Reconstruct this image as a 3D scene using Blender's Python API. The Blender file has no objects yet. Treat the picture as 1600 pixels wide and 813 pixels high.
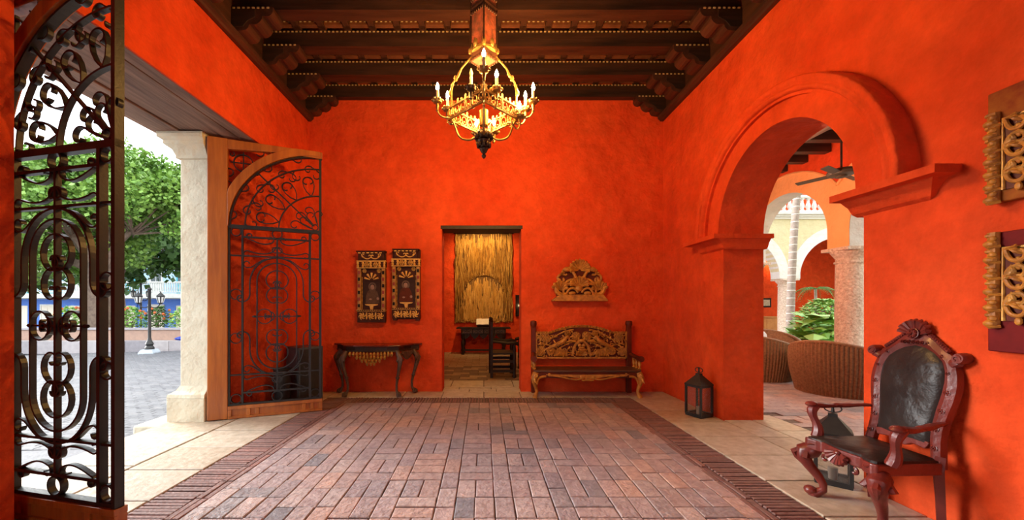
import bpy, bmesh, math, random
from mathutils import Vector, Matrix
from math import sin, cos, pi, radians, sqrt, atan2, hypot
random.seed(7)
scene = bpy.context.scene
C = scene.collection

# ------------------------------------------------------------ camera, world, light, exposure
EYE = 1.32
cam_d = bpy.data.cameras.new('camera'); cam = bpy.data.objects.new('camera', cam_d); C.objects.link(cam)
cam.location = (0, 0, EYE); cam.rotation_euler = (pi/2, 0, 0)
cam_d.sensor_width = 36; cam_d.lens = 13.5; cam_d.shift_x = 0.0275; cam_d.shift_y = 0.0459
cam_d.clip_start = 0.05; cam_d.clip_end = 300
scene.camera = cam
w = bpy.data.worlds.new('overcast_sky'); scene.world = w; w.use_nodes = True
bg = w.node_tree.nodes['Background']; bg.inputs[0].default_value = (0.89, 0.95, 1.0, 1); bg.inputs[1].default_value = 2.0
sun_d = bpy.data.lights.new('hazy_sun', 'SUN'); sun = bpy.data.objects.new('hazy_sun', sun_d); C.objects.link(sun)
sun_d.energy = 5.0; sun_d.angle = radians(35); sun_d.color = (1, 0.985, 0.96)
sun.rotation_euler = Vector((0.86, -0.27, -0.36)).to_track_quat('-Z', 'Y').to_euler()
scene.view_settings.view_transform = 'Standard'; scene.view_settings.look = 'None'
scene.view_settings.gamma = 1; scene.view_settings.use_curve_mapping = False
scene.view_settings.exposure = 0.9

# ------------------------------------------------------------ mesh helpers
def lerp(a, b, t): return a + (b - a) * t
class MB:
    def __init__(s): s.v = []; s.f = []
    def quad(s, a, b, c, d):
        n = len(s.v); s.v += [a, b, c, d]; s.f.append((n, n+1, n+2, n+3))
    def box(s, x0, x1, y0, y1, z0, z1):
        n = len(s.v)
        s.v += [(x0,y0,z0),(x1,y0,z0),(x1,y1,z0),(x0,y1,z0),(x0,y0,z1),(x1,y0,z1),(x1,y1,z1),(x0,y1,z1)]
        s.f += [(n,n+3,n+2,n+1),(n+4,n+5,n+6,n+7),(n,n+1,n+5,n+4),(n+1,n+2,n+6,n+5),(n+2,n+3,n+7,n+6),(n+3,n,n+4,n+7)]
        return s
    def obox(s, c, size, m=None):
        m = m or Matrix.Identity(3); n = len(s.v); c = Vector(c)
        for dx, dy, dz in ((-1,-1,-1),(1,-1,-1),(1,1,-1),(-1,1,-1),(-1,-1,1),(1,-1,1),(1,1,1),(-1,1,1)):
            s.v.append(tuple(c + m @ Vector((dx*size[0]/2, dy*size[1]/2, dz*size[2]/2))))
        s.f += [(n,n+3,n+2,n+1),(n+4,n+5,n+6,n+7),(n,n+1,n+5,n+4),(n+1,n+2,n+6,n+5),(n+2,n+3,n+7,n+6),(n+3,n,n+4,n+7)]
        return s
    def prism(s, pts, mp, d0, d1):
        n = len(s.v); k = len(pts)
        s.v += [tuple(mp(a, b, d0)) for a, b in pts] + [tuple(mp(a, b, d1)) for a, b in pts]
        s.f.append(tuple(range(n, n+k))); s.f.append(tuple(range(n+2*k-1, n+k-1, -1)))
        for i in range(k):
            j = (i+1) % k; s.f.append((n+i, n+k+i, n+k+j, n+j))
        return s
    def tube(s, pts, r, k=8, caps=True, sq=1.0):
        pts = [Vector(p) for p in pts]; m = len(pts)
        rs = r if isinstance(r, (list, tuple)) else [r]*m
        t = (pts[1]-pts[0]).normalized()
        up = Vector((0,0,1)) if abs(t.z) < .9 else Vector((0,1,0))
        nx = t.cross(up).normalized(); base = len(s.v)
        for i in range(m):
            tt = (pts[min(i+1, m-1)] - pts[max(i-1, 0)])
            if tt.length > 1e-9: t = tt.normalized()
            nx = (nx - t*nx.dot(t))
            nx = nx.normalized() if nx.length > 1e-6 else t.orthogonal().normalized()
            ny = t.cross(nx)
            for j in range(k):
                a = 2*pi*j/k
                s.v.append(tuple(pts[i] + nx*(cos(a)*rs[i]) + ny*(sin(a)*rs[i]*sq)))
        for i in range(m-1):
            for j in range(k):
                a = base+i*k+j; b = base+i*k+(j+1) % k
                s.f.append((a, b, b+k, a+k))
        if caps:
            s.f.append(tuple(base+j for j in range(k-1, -1, -1)))
            s.f.append(tuple(base+(m-1)*k+j for j in range(k)))
        return s
    def lathe(s, prof, k=16, o=(0,0,0), mp=None, a0=0.0):
        base = len(s.v); mp = mp or (lambda x, y, z: (x, y, z))
        for r, z in prof:
            for j in range(k):
                a = a0 + 2*pi*j/k
                p = mp(r*cos(a), r*sin(a), z); s.v.append((p[0]+o[0], p[1]+o[1], p[2]+o[2]))
        for i in range(len(prof)-1):
            for j in range(k):
                a = base+i*k+j; b = base+i*k+(j+1) % k
                s.f.append((a, b, b+k, a+k))
        s.f.append(tuple(base+j for j in range(k-1, -1, -1)))
        s.f.append(tuple(base+(len(prof)-1)*k+j for j in range(k)))
        return s
    def ball(s, c, r, k=8, m=5, mp=None):
        if not isinstance(r, (list, tuple)): r = (r, r, r)
        base = len(s.v); mp = mp or (lambda x, y, z: (x, y, z))
        def add(x, y, z): s.v.append(tuple(mp(c[0]+x, c[1]+y, c[2]+z)))
        add(0, 0, -r[2])
        for i in range(1, m):
            p = -pi/2 + pi*i/m
            for j in range(k):
                a = 2*pi*j/k; add(r[0]*cos(p)*cos(a), r[1]*cos(p)*sin(a), r[2]*sin(p))
        add(0, 0, r[2]); top = len(s.v)-1
        for j in range(k):
            s.f.append((base, base+1+(j+1) % k, base+1+j)); q = base+1+(m-2)*k
            s.f.append((top, q+j, q+(j+1) % k))
        for i in range(m-2):
            for j in range(k):
                a = base+1+i*k+j; b = base+1+i*k+(j+1) % k
                s.f.append((a, b, b+k, a+k))
        return s
    def ribbon(s, path, t, wd, mp, closed=False, n0=0.0):
        k = len(path); base = len(s.v)
        for i in range(k):
            if closed: a = path[(i-1) % k]; b = path[(i+1) % k]
            else: a = path[max(i-1, 0)]; b = path[min(i+1, k-1)]
            dx, dy = b[0]-a[0], b[1]-a[1]; l = hypot(dx, dy) or 1
            nx, ny = -dy/l*t/2, dx/l*t/2; u, v = path[i]
            s.v += [tuple(mp(u+nx, v+ny, n0-wd/2)), tuple(mp(u+nx, v+ny, n0+wd/2)), tuple(mp(u-nx, v-ny, n0+wd/2)), tuple(mp(u-nx, v-ny, n0-wd/2))]
        for i in range(k if closed else k-1):
            a = base+4*i; b = base+4*((i+1) % k)
            for j in range(4):
                j2 = (j+1) % 4; s.f.append((a+j, a+j2, b+j2, b+j))
        if not closed:
            s.f.append((base+3, base+2, base+1, base)); e = base+4*(k-1); s.f.append((e, e+1, e+2, e+3))
        return s
    def mesh(s, name, mat, smooth=False, weld=False):
        me = bpy.data.meshes.new(name); me.from_pydata(s.v, [], s.f); me.update()
        b = bmesh.new(); b.from_mesh(me)
        if weld: bmesh.ops.remove_doubles(b, verts=b.verts, dist=1e-5)
        bmesh.ops.recalc_face_normals(b, faces=b.faces); b.to_mesh(me); b.free()
        if mat: me.materials.append(mat)
        if smooth:
            me.shade_smooth()
            if smooth != 'all': me.set_sharp_from_angle(angle=radians(40))
        return me
def link(name, me, parent=None, loc=None, rot=None, scale=None):
    o = bpy.data.objects.new(name, me); C.objects.link(o)
    if parent is not None: o.parent = parent
    if loc: o.location = loc
    if rot: o.rotation_euler = rot
    if scale: o.scale = scale
    return o
def part(name, mb, mat, parent, smooth=False, bev=0, label=None, kind=None, loc=None, rot=None):
    o = link(name, mb.mesh(name, mat, smooth), parent, loc, rot)
    if bev:
        m = o.modifiers.new('bevel', 'BEVEL'); m.width = bev; m.segments = 2; m.limit_method = 'ANGLE'
    if label: o['label'] = label
    if kind is None and (name.endswith(('carving', 'leafwork', 'rosettes', 'leaves', 'scrolls', 'cresting', 'edge', 'row')) and parent is not None): kind = 'stuff'
    if kind: o['kind'] = kind
    return o
def tag(o, label, cat, group=None):
    o['label'] = label; o['category'] = cat
    if group: o['group'] = group
    return o
def thing(name, label, cat, loc=(0,0,0), rz=0, group=None):
    o = link(name, None, None, loc, (0, 0, rz)); o.empty_display_size = .1
    return tag(o, label, cat, group)
def struct(name, mb, mat, label=None, smooth=False, bev=0):
    o = part(name, mb, mat, None, smooth, bev); o['kind'] = 'structure'
    if label: o['label'] = label
    return o
def copy_tree(o, parent=None):
    c = o.copy(); C.objects.link(c); c.parent = parent
    for ch in o.children: copy_tree(ch, c)
    return c
XZ = lambda a, b, d: (a, d, b)      # pattern plane x-z, depth y
YZ = lambda a, b, d: (d, a, b)
XY = lambda a, b, d: (a, b, d)
def bez(p0, c0, c1, p1, n=14):
    out = []
    for i in range(n+1):
        t = i/n; q = 1-t
        out.append(tuple(q**3*a + 3*q*q*t*b + 3*q*t*t*c + t**3*d for a, b, c, d in zip(p0, c0, c1, p1)))
    return out
def turtle(p, h, segs, da=.28):
    pts = [tuple(p)]; x, y = p
    for sg in segs:
        if sg[0] == 'L':
            x += cos(h)*sg[1]; y += sin(h)*sg[1]; pts.append((x, y)); continue
        a, r0, r1 = sg; n = max(3, int(abs(a)/da)); d = a/n
        for i in range(n):
            r = lerp(r0, r1, (i+.5)/n); l = 2*r*sin(abs(d)/2)
            x += cos(h+d/2)*l; y += sin(h+d/2)*l; h += d; pts.append((x, y))
    return pts
def scroll(p0, c0, c1, p1, k0=None, k1=None, n=10):
    pts = bez(p0, c0, c1, p1, n)
    if k1:
        h = atan2(p1[1]-c1[1], p1[0]-c1[0]); pts += turtle(p1, h, [(k1[1], k1[0], k1[0]*.35)])[1:]
    if k0:
        h = atan2(p0[1]-c0[1], p0[0]-c0[0]); pts = turtle(p0, h, [(k0[1], k0[0], k0[0]*.35)])[:0:-1] + pts
    return pts
def arc(cx, cy, rx, ry, a0, a1, n=20): return [(cx+rx*cos(lerp(a0, a1, i/n)), cy+ry*sin(lerp(a0, a1, i/n))) for i in range(n+1)]
def tube2(mb, path, r, y=0.0, k=6): mb.tube([(a, y, b) for a, b in path], r, k)

# ------------------------------------------------------------ materials
def M(name, col, rough=.6, metal=0.0, col2=None, vscale=5, var=.25, bump=0.0, bscale=40, spec=.5, rnd=False, ramp=None, emis=0, stretch=None, bdist=.01, coat=0):
    m = bpy.data.materials.new(name); m.use_nodes = True; nt = m.node_tree; N = nt.nodes; L = nt.links
    b = N['Principled BSDF']; b.inputs['Roughness'].default_value = rough; b.inputs['Metallic'].default_value = metal
    b.inputs['Specular IOR Level'].default_value = spec; b.inputs['Coat Weight'].default_value = coat
    if emis:
        b.inputs['Base Color'].default_value = (*col, 1); b.inputs['Emission Color'].default_value = (*col, 1); b.inputs['Emission Strength'].default_value = emis
        return m
    tc = N.new('ShaderNodeTexCoord'); vec = tc.outputs['Object']
    oi = None
    if rnd:
        oi = N.new('ShaderNodeObjectInfo'); ge = N.new('ShaderNodeNewGeometry')
        ad = N.new('ShaderNodeMath'); ad.operation = 'ADD'; L.new(oi.outputs['Random'], ad.inputs[0]); L.new(ge.outputs['Random Per Island'], ad.inputs[1])
        fr = N.new('ShaderNodeMath'); fr.operation = 'FRACT'; L.new(ad.outputs[0], fr.inputs[0])
        mu = N.new('ShaderNodeMath'); mu.operation = 'MULTIPLY'; mu.inputs[1].default_value = 37.0; L.new(fr.outputs[0], mu.inputs[0])
        va = N.new('ShaderNodeVectorMath'); va.operation = 'ADD'; L.new(vec, va.inputs[0]); L.new(mu.outputs[0], va.inputs[1]); vec = va.outputs[0]
    if stretch:
        mp = N.new('ShaderNodeMapping'); mp.inputs['Scale'].default_value = stretch; L.new(vec, mp.inputs[0]); vec = mp.outputs[0]
    nz = N.new('ShaderNodeTexNoise'); nz.inputs['Scale'].default_value = vscale; nz.inputs['Detail'].default_value = 6; nz.inputs['Roughness'].default_value = .62
    L.new(vec, nz.inputs['Vector'])
    c2 = col2 or tuple(c*(1-var) for c in col)
    mr = N.new('ShaderNodeMapRange'); mr.inputs[1].default_value = .32; mr.inputs[2].default_value = .68; L.new(nz.outputs['Fac'], mr.inputs[0])
    mx = N.new('ShaderNodeMix'); mx.data_type = 'RGBA'; L.new(mr.outputs[0], mx.inputs[0])
    mx.inputs[6].default_value = (*col, 1); mx.inputs[7].default_value = (*c2, 1)
    out = mx.outputs[2]
    if ramp:
        cr = N.new('ShaderNodeValToRGB'); L.new(fr.outputs[0], cr.inputs[0]); cr.color_ramp.interpolation = 'LINEAR'
        els = cr.color_ramp.elements
        while len(els) < len(ramp): els.new(.5)
        for i, cc in enumerate(ramp): els[i].position = i/(len(ramp)-1); els[i].color = (*cc, 1)
        m2 = N.new('ShaderNodeMix'); m2.data_type = 'RGBA'; m2.blend_type = 'MULTIPLY'; m2.inputs[0].default_value = 1
        L.new(cr.outputs[0], m2.inputs[6]); L.new(out, m2.inputs[7]); out = m2.outputs[2]
    L.new(out, b.inputs['Base Color'])
    if bump:
        n2 = N.new('ShaderNodeTexNoise'); n2.inputs['Scale'].default_value = bscale; n2.inputs['Detail'].default_value = 5; L.new(vec, n2.inputs['Vector'])
        bp = N.new('ShaderNodeBump'); bp.inputs['Strength'].default_value = bump; bp.inputs['Distance'].default_value = bdist
        L.new(n2.outputs['Fac'], bp.inputs['Height']); L.new(bp.outputs[0], b.inputs['Normal'])
    return m
def stucco(name, col, col2, rough=.85, wash=.90):
    m = M(name, col, rough, 0, col2, 1.1, bump=1.0, bscale=2.8, bdist=.085, spec=.12)
    nt = m.node_tree; N = nt.nodes; L = nt.links
    b = N['Principled BSDF']; bp = [n for n in N if n.type == 'BUMP'][0]; tc = [n for n in N if n.type == 'TEX_COORD'][0]
    n3 = N.new('ShaderNodeTexNoise'); n3.inputs['Scale'].default_value = 28; n3.inputs['Detail'].default_value = 6; L.new(tc.outputs['Object'], n3.inputs['Vector'])
    b2 = N.new('ShaderNodeBump'); b2.inputs['Strength'].default_value = .5; b2.inputs['Distance'].default_value = .014
    L.new(n3.outputs['Fac'], b2.inputs['Height']); L.new(bp.outputs[0], b2.inputs['Normal']); L.new(b2.outputs[0], b.inputs['Normal'])
    # blotchy wash: slow patches in the limewash
    n4 = N.new('ShaderNodeTexNoise'); n4.inputs['Scale'].default_value = 5; n4.inputs['Detail'].default_value = 8; n4.inputs['Roughness'].default_value = .7; L.new(tc.outputs['Object'], n4.inputs['Vector'])
    mr = N.new('ShaderNodeMapRange'); mr.inputs[1].default_value = .35; mr.inputs[2].default_value = .7; mr.inputs[3].default_value = 1.0; mr.inputs[4].default_value = wash; L.new(n4.outputs['Fac'], mr.inputs[0])
    mm = N.new('ShaderNodeMix'); mm.data_type = 'RGBA'; mm.blend_type = 'MULTIPLY'; mm.inputs[0].default_value = 1
    src = b.inputs['Base Color'].links[0].from_socket; L.new(src, mm.inputs[6]); L.new(mr.outputs[0], mm.inputs[7]); L.new(mm.outputs[2], b.inputs['Base Color'])
    return m
RED = stucco('red_limewash', (.82, .100, .024), (.70, .064, .015), wash=.74)
ORANGE = stucco('pale_orange_limewash', (.95, .52, .22), (.90, .44, .16))
CREAM = stucco('cream_plaster', (.74, .68, .53), (.66, .58, .43))
WHITE = stucco('white_plaster', (.72, .72, .68), (.66, .65, .60))
YELLOW = stucco('pale_yellow_plaster', (.66, .60, .38), (.60, .53, .32))
WOOD = M('dark_ceiling_wood', (.060, .022, .012), .5, 0, (.014, .006, .004), 3, bump=.4, bscale=10, stretch=(.35, 3, 3), spec=.5)
WOODY = M('dark_ceiling_wood_crosswise', (.085, .028, .015), .5, 0, (.025, .009, .006), 3, bump=.4, bscale=10, stretch=(3, .35, 3), spec=.5)
WOODR = M('reddish_ceiling_board', (.22, .07, .03), .5, 0, (.09, .03, .016), 4, bump=.3, bscale=20, rnd=True)
BEAD = M('bone_beading', (.62, .47, .25), .5, 0, (.45, .3, .14), 20)
GREYWOOD = M('weathered_lintel_wood', (.34, .20, .135), .75, 0, (.13, .068, .045), 5, bump=.7, bscale=14, stretch=(3, .25, 3))
GATEWOOD = M('varnished_gate_wood', (.50, .150, .020), .4, 0, (.28, .068, .010), 4, bump=.2, bscale=14, stretch=(3, 3, .3), coat=.3)
IRON = M('wrought_iron', (.010, .010, .011), .42, .1, (.022, .018, .017), 8, bump=.15, bscale=60)
BRONZE = M('gilt_bronze', (.55, .34, .10), .38, .75, (.30, .17, .05), 18, bump=.3, bscale=60)
DARKBRONZE = M('dark_bronze', (.10, .06, .03), .4, .6, (.04, .025, .015), 18, bump=.2, bscale=60)
GILT = M('gilded_carving', (.62, .31, .05), .45, .05, (.22, .085, .02), 14, bump=.4, bscale=50)
GILTB = M('bright_gilding', (.90, .54, .12), .4, .05, (.55, .26, .05), 22, bump=.3, bscale=60)
CARVED = M('golden_brown_carved_wood', (.64, .27, .032), .5, .0, (.28, .095, .014), 16, bump=.4, bscale=50)
BENCHRED = M('red_brown_bench_wood', (.15, .022, .006), .45, 0, (.07, .010, .004), 5, bump=.2, bscale=20, spec=.25)
BENCHSEAT = M('worn_bench_seat', (.13, .05, .022), .38, 0, (.05, .018, .012), 4, bump=.2, bscale=20, stretch=(.4, 3, 3))
MAHOG = M('maroon_painted_wood', (.20, .030, .022), .36, 0, (.11, .018, .014), 8, bump=.35, bscale=30, coat=.15)
MAROON = M('maroon_board', (.20, .014, .014), .6, 0, (.12, .008, .009), 5, bump=.3, bscale=12, spec=.12)
LEATHER = M('worn_black_leather', (.016, .011, .011), .36, 0, (.034, .024, .021), 5, bump=.5, bscale=9, bdist=.025, spec=.24)
DARKWOOD = M('near_black_carved_wood', (.030, .013, .008), .45, 0, (.012, .006, .004), 10, bump=.3, bscale=30, spec=.25)
CONSOLE = M('dark_console_wood', (.05, .020, .010), .4, 0, (.02, .009, .006), 10, bump=.3, bscale=30, spec=.3)
CONSLEG = M('bronzed_console_leg', (.12, .055, .025), .45, .0, (.05, .022, .012), 16, bump=.3, bscale=40)
CONSTOP = M('polished_table_top', (.13, .022, .014), .18, 0, (.08, .014, .01), 4)
BRICK = M('brick_paver', (1, 1, 1), .45, 0, (.62, .60, .61), 16, bump=.75, bscale=30, rnd=True, bdist=.012,
          ramp=[(.50,.36,.335),(.41,.32,.315),(.46,.35,.34),(.25,.24,.26),(.58,.44,.40),(.37,.30,.30),(.56,.37,.31),(.33,.275,.285)])
EDGEB = M('edging_brick', (1, 1, 1), .65, 0, (.65, .62, .62), 16, bump=.6, bscale=40, rnd=True, ramp=[(.34,.16,.13),(.24,.13,.11),(.30,.17,.145),(.20,.10,.09)])
MORTAR = M('mortar_bed', (.16, .12, .10), .9, 0, (.09, .065, .055), 20, bump=.5, bscale=60)
STONE = M('travertine_flag', (1, 1, 1), .45, 0, (.70, .65, .58), 12, bump=.5, bscale=24, rnd=True, ramp=[(.58,.50,.40),(.63,.56,.46),(.53,.44,.33),(.59,.51,.41)])
TILE = M('back_room_tile', (1, 1, 1), .5, 0, (.7, .7, .7), 9, bump=.3, bscale=24, rnd=True, ramp=[(.50,.36,.20),(.40,.27,.14),(.46,.33,.19)])
COBBLE = M('street_cobble', (.13, .13, .145), .7, 0, (.08, .08, .09), 6, bump=.5, bscale=30)
BULB = M('lit_bulb', (1.0, .72, .34), emis=60)
BULBOFF = M('unlit_bulb', (.9, .6, .3), .2, 0)
CANDLE = M('ivory_candle_tube', (.75, .6, .38), .5)
BLACKMETAL = M('black_lantern_metal', (.012, .011, .011), .6, .1, (.03, .026, .024), 8)
GREYMETAL = M('grey_sheet_metal', (.11, .11, .12), .45, .6, (.07, .07, .075), 9)
WICKER = M('wicker', (.34, .20, .095), .55, 0, (.18, .095, .045), 30, bump=.4, bscale=60)
CUSHION = M('white_cushion', (.8, .8, .82), .8)
CORAL = M('coral_stone', (.78, .66, .54), .9, 0, (.46, .33, .24), 22, bump=1.0, bscale=26, bdist=.03)
PALMT = M('palm_trunk', (.36, .29, .24), .8, 0, (.24, .18, .15), 10, bump=.4, bscale=30)
PALMR = M('pale_trunk_ring', (.75, .72, .66), .8)
def leafmat(name, c1, c2, c3):
    m = M(name, (1, 1, 1), .5, 0, (.8, .8, .8), 3, rnd=True, ramp=[c1, c2, c3, c2])
    b = m.node_tree.nodes['Principled BSDF']; b.inputs['Transmission Weight'].default_value = 0
    b.inputs['Subsurface Weight'].default_value = 0
    return m
LEAF = leafmat('tree_leaf', (.09, .20, .025), (.16, .32, .045), (.25, .42, .07))
LEAFD = leafmat('dark_leaf', (.04, .11, .018), (.07, .17, .03), (.12, .24, .045))
LEAFB = leafmat('bright_garden_leaf', (.18, .42, .06), (.30, .58, .11), (.42, .68, .18))
FLOWER = M('orange_flower', (.75, .16, .05), .6)
BARK = M('grey_brown_bark', (.20, .14, .10), .9, 0, (.10, .065, .05), 8, bump=.8, bscale=12)
GLASS = M('lantern_glass', (.22, .19, .17), .1, spec=.3); GLASS.node_tree.nodes['Principled BSDF'].inputs['Alpha'].default_value = .16
PANE = M('building_glass', (.03, .05, .06), .1)
XL, XR, YB, YF = -2.74, 2.80, 6.0, -3.5
ZT = 4.92

# ------------------------------------------------------------ structure: walls
def arch_pts(cy, hs, spr, rise, n=24):
    """left springing to right springing (increasing coordinate)"""
    return [(cy - hs*cos(pi*i/n), spr + rise*sin(pi*i/n)) for i in range(n+1)]
def arch_wall(mb, a0, a1, z0, z1, arches, d0, d1, mp):
    """wall slab along a, thickness d0..d1, with arched openings [(centre, half span, springing, rise)] down to z0"""
    def slab(p, q, zp, zq, zt):     # quad column: bottom zp at p, zq at q, top zt
        for d in (d0, d1): mb.quad(mp(p, zp, d), mp(q, zq, d), mp(q, zt, d), mp(p, zt, d))
        mb.quad(mp(p, zp, d0), mp(q, zq, d0), mp(q, zq, d1), mp(p, zp, d1))
        mb.quad(mp(p, zt, d0), mp(q, zt, d0), mp(q, zt, d1), mp(p, zt, d1))
    cur = a0
    for (c, hs, spr, rise) in arches:
        slab(cur, c-hs, z0, z0, z1)
        for s in (-1, 1): mb.quad(mp(c+s*hs, z0, d0), mp(c+s*hs, spr, d0), mp(c+s*hs, spr, d1), mp(c+s*hs, z0, d1))
        ps = arch_pts(c, hs, spr, rise)
        for i in range(len(ps)-1): slab(ps[i][0], ps[i+1][0], ps[i][1], ps[i+1][1], z1)
        cur = c+hs
    slab(cur, a1, z0, z0, z1)
    for a in (a0, a1): mb.quad(mp(a, z0, d0), mp(a, z1, d0), mp(a, z1, d1), mp(a, z0, d1))
    return mb

ARC = (3.66, .83, 2.16, .88)
mb = arch_wall(MB(), YF, 11.8, -.12, ZT, [ARC], XR, 3.27, YZ)
wall_r = struct('wall_right', mb, RED, 'red limewashed wall pierced by a round arch')
# archivolt mouldings and impost capitals of the arch
def arch_ring(mb, cy, hs0, r0, hs1, r1, spr, x0, x1, n=36):
    a = arch_pts(cy, hs0, spr, r0, n); b = arch_pts(cy, hs1, spr, r1, n)
    for i in range(n):
        mb.quad((x0, *a[i]), (x0, *a[i+1]), (x0, *b[i+1]), (x0, *b[i]))
        mb.quad((x0, *b[i]), (x0, *b[i+1]), (x1, *b[i+1]), (x1, *b[i]))
        mb.quad((x0, *a[i]), (x0, *a[i+1]), (x1, *a[i+1]), (x1, *a[i]))
    for e in (0, n): mb.quad((x0, *a[e]), (x0, *b[e]), (x1, *b[e]), (x1, *a[e]))
c, hs, spr, rise = ARC
m1 = MB(); arch_ring(m1, c, hs, rise, hs+.215, rise+.175, spr, XR-.06, XR+.02); part('archivolt_fascia', m1, RED, wall_r, 'weld')
m1 = MB(); arch_ring(m1, c, hs+.215, rise+.175, hs+.25, rise+.205, spr, XR-.095, XR+.02); part('archivolt_fascia', m1, RED, wall_r, 'weld')
m1 = MB()
n = 40; prof = [(0, 0), (.0, .125), (.015, .148), (.045, .15), (.055, .135), (.065, .15), (.115, .165), (.127, .155), (.13, .0)]
for i in range(n+1):
    t = pi*i/n
    for (dr, out) in prof:
        m1.v.append((XR+.015-out, c-(hs+.245+dr)*cos(t), spr+(rise+.200+dr*.9)*sin(t)))
k = len(prof)
for i in range(n):
    for j in range(k-1): m1.f.append((i*k+j, (i+1)*k+j, (i+1)*k+j+1, i*k+j+1))
part('archivolt_roll_moulding', m1, RED, wall_r, 'all')
for s in (-1, 1):
    ya = c + s*(hs-.05); yb = c + s*(hs+.42); y0, y1 = min(ya, yb), max(ya, yb)
    m1 = MB()
    steps = [(-.17, 0), (-.15, .03), (-.10, .055), (-.055, .10), (-.05, .165), (0, .165), (.0, .14)]
    for i in range(len(steps)-1):
        (z0, o0), (z1, o1) = steps[i], steps[i+1]
        def ringp(z, o): return [(XR-o, y0-(o if s < 0 else o*.3), spr+z), (XR-o, y1+(o if s > 0 else o*.3), spr+z), (3.27+o*.3, y1+(o if s > 0 else o*.3), spr+z), (3.27+o*.3, y0-(o if s < 0 else o*.3), spr+z)]
        A, B = ringp(z0, o0), ringp(z1, o1)
        # only the jamb lip and the room face project; the far part is buried in the wall
        for q in range(4): m1.quad(A[q], A[(q+1) % 4], B[(q+1) % 4], B[q])
    m1.quad(*ringp(0, .14)); m1.quad(*ringp(-.17, 0))
    part('impost_capital', m1, RED, wall_r, 'weld', bev=.008)

# back wall with a doorway
DX0, DX1, DZ = -.655, .585, 2.55; YW = 6.36
mb = MB()
mb.box(XL-.5, DX0, YB, YW, -.12, ZT); mb.box(DX1, 3.28, YB, YW, -.12, ZT); mb.box(DX0, DX1, YB, YW, DZ, ZT)
wall_b = struct('wall_back', mb, RED, 'red limewashed back wall with a doorway')
part('door_lintel', MB().box(DX0-.02, DX1+.02, YB-.006, YW-.02, DZ-.012, DZ+.045), DARKWOOD, wall_b, bev=.004)
# left wall with the splayed gateway
GY0, GY1, GZ = 2.24, 4.56, 3.32
mb = MB()
mb.prism([(XL, YF), (XL, GY0), (-3.2, 2.46), (-3.2, YF)], XY, -.3, GZ)
mb.prism([(-3.2, 4.56), (-2.93, 4.82), (XL, 5.25), (XL, YB), (XL, 6.3), (-3.2, 6.3)], XY, -.3, GZ)
mb.box(-3.2, XL, YF, 6.3, GZ+.10, ZT)
mb.box(XL-.02, XL, YF, 6.3, GZ, GZ+.10)
mb.box(-3.2, XL-.02, YF, 2.2, GZ, GZ+.10); mb.box(-3.2, XL-.02, 5.3, 6.3, GZ, GZ+.10)
wall_l = struct('wall_left', mb, RED, 'red limewashed wall around the street gateway')
# timber planks under the gateway lintel
for (x0, x1, z0) in ((-2.90, XL-.02, GZ), (-3.06, -2.905, GZ-.004), (-3.20, -3.065, GZ+.003)):
    part('lintel_plank', MB().box(x0, x1, 2.15, 5.3, z0, z0+.09), GREYWOOD, wall_l, bev=.006)
part('lintel_beam', MB().box(-3.46, -3.205, 1.9, 5.1, GZ+.02, GZ+.34), GREYWOOD, wall_l, bev=.008)
part('lintel_beam', MB().box(-3.78, -3.465, 1.9, 5.1, GZ-.0, GZ+.32), GREYWOOD, wall_l, bev=.008)
# street side of the wall: cream
mb = MB(); mb.box(-3.75, -3.2, YF, 6.3, GZ+.345, 6.2); mb.box(-3.56, -3.2, 5.0, 9.5, -.5, GZ+.345); mb.box(-3.56, -3.2, YF, 2.0, -.5, GZ+.345)
struct('wall_street', mb, CREAM, 'cream plastered street side of the building')
def pillar(y0, y1, label):
    t = thing('portal_pillar', label, 'pillar', (-3.40, (y0+y1)/2, 0)); d = (y1-y0)/2
    x0, x1 = -.15, .18
    part('shaft', MB().box(x0, x1, -d+.06, d, .3, 3.1), CREAM, t, bev=.012)
    m = MB(); m.box(x0-.09, x1+.015, -d-.03, d+.02, -.28, .27)
    pr = [(x0-.09, x1+.015, -d-.03, .27), (x0-.085, x1+.01, -d-.02, .31), (x0-.03, x1, -d+.03, .345), (x0, x1, -d+.06, .40)]
    def loft(mm, pr, yb):
        for i in range(len(pr)-1):
            A = [(pr[i][0], pr[i][2], pr[i][3]), (pr[i][1], pr[i][2], pr[i][3]), (pr[i][1], yb, pr[i][3]), (pr[i][0], yb, pr[i][3])]
            B = [(pr[i+1][0], pr[i+1][2], pr[i+1][3]), (pr[i+1][1], pr[i+1][2], pr[i+1][3]), (pr[i+1][1], yb, pr[i+1][3]), (pr[i+1][0], yb, pr[i+1][3])]
            for q in range(4): mm.quad(A[q], A[(q+1) % 4], B[(q+1) % 4], B[q])
    loft(m, pr, d+.02); part('base', m, CREAM, t, bev=.01)
    m = MB(); pr = [(x0, x1, -d+.06, 3.04), (x0-.03, x1+.005, -d+.03, 3.05), (x0-.03, x1+.005, -d+.03, 3.08), (x0-.05, x1+.01, -d, 3.14), (x0-.12, x1+.015, -d-.04, 3.19), (x0-.12, x1+.015, -d-.04, 3.23), (x0-.17, x1+.02, -d-.07, 3.26), (x0-.17, x1+.02, -d-.07, GZ-.002)]
    loft(m, pr, d+.02); m.box(x0-.17, x1+.02, -d-.07, d+.02, GZ-.02, GZ-.003)
    part('capital', m, CREAM, t, bev=.006)
    return t
pillar(4.43, 5.0, 'cream plaster gateway pillar beside the gate leaf that stands open against the wall')
p2 = pillar(2.0, 2.40, 'cream plaster gateway pillar behind the gate leaf bordering the open street')
p2.rotation_euler[2] = 0
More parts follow.
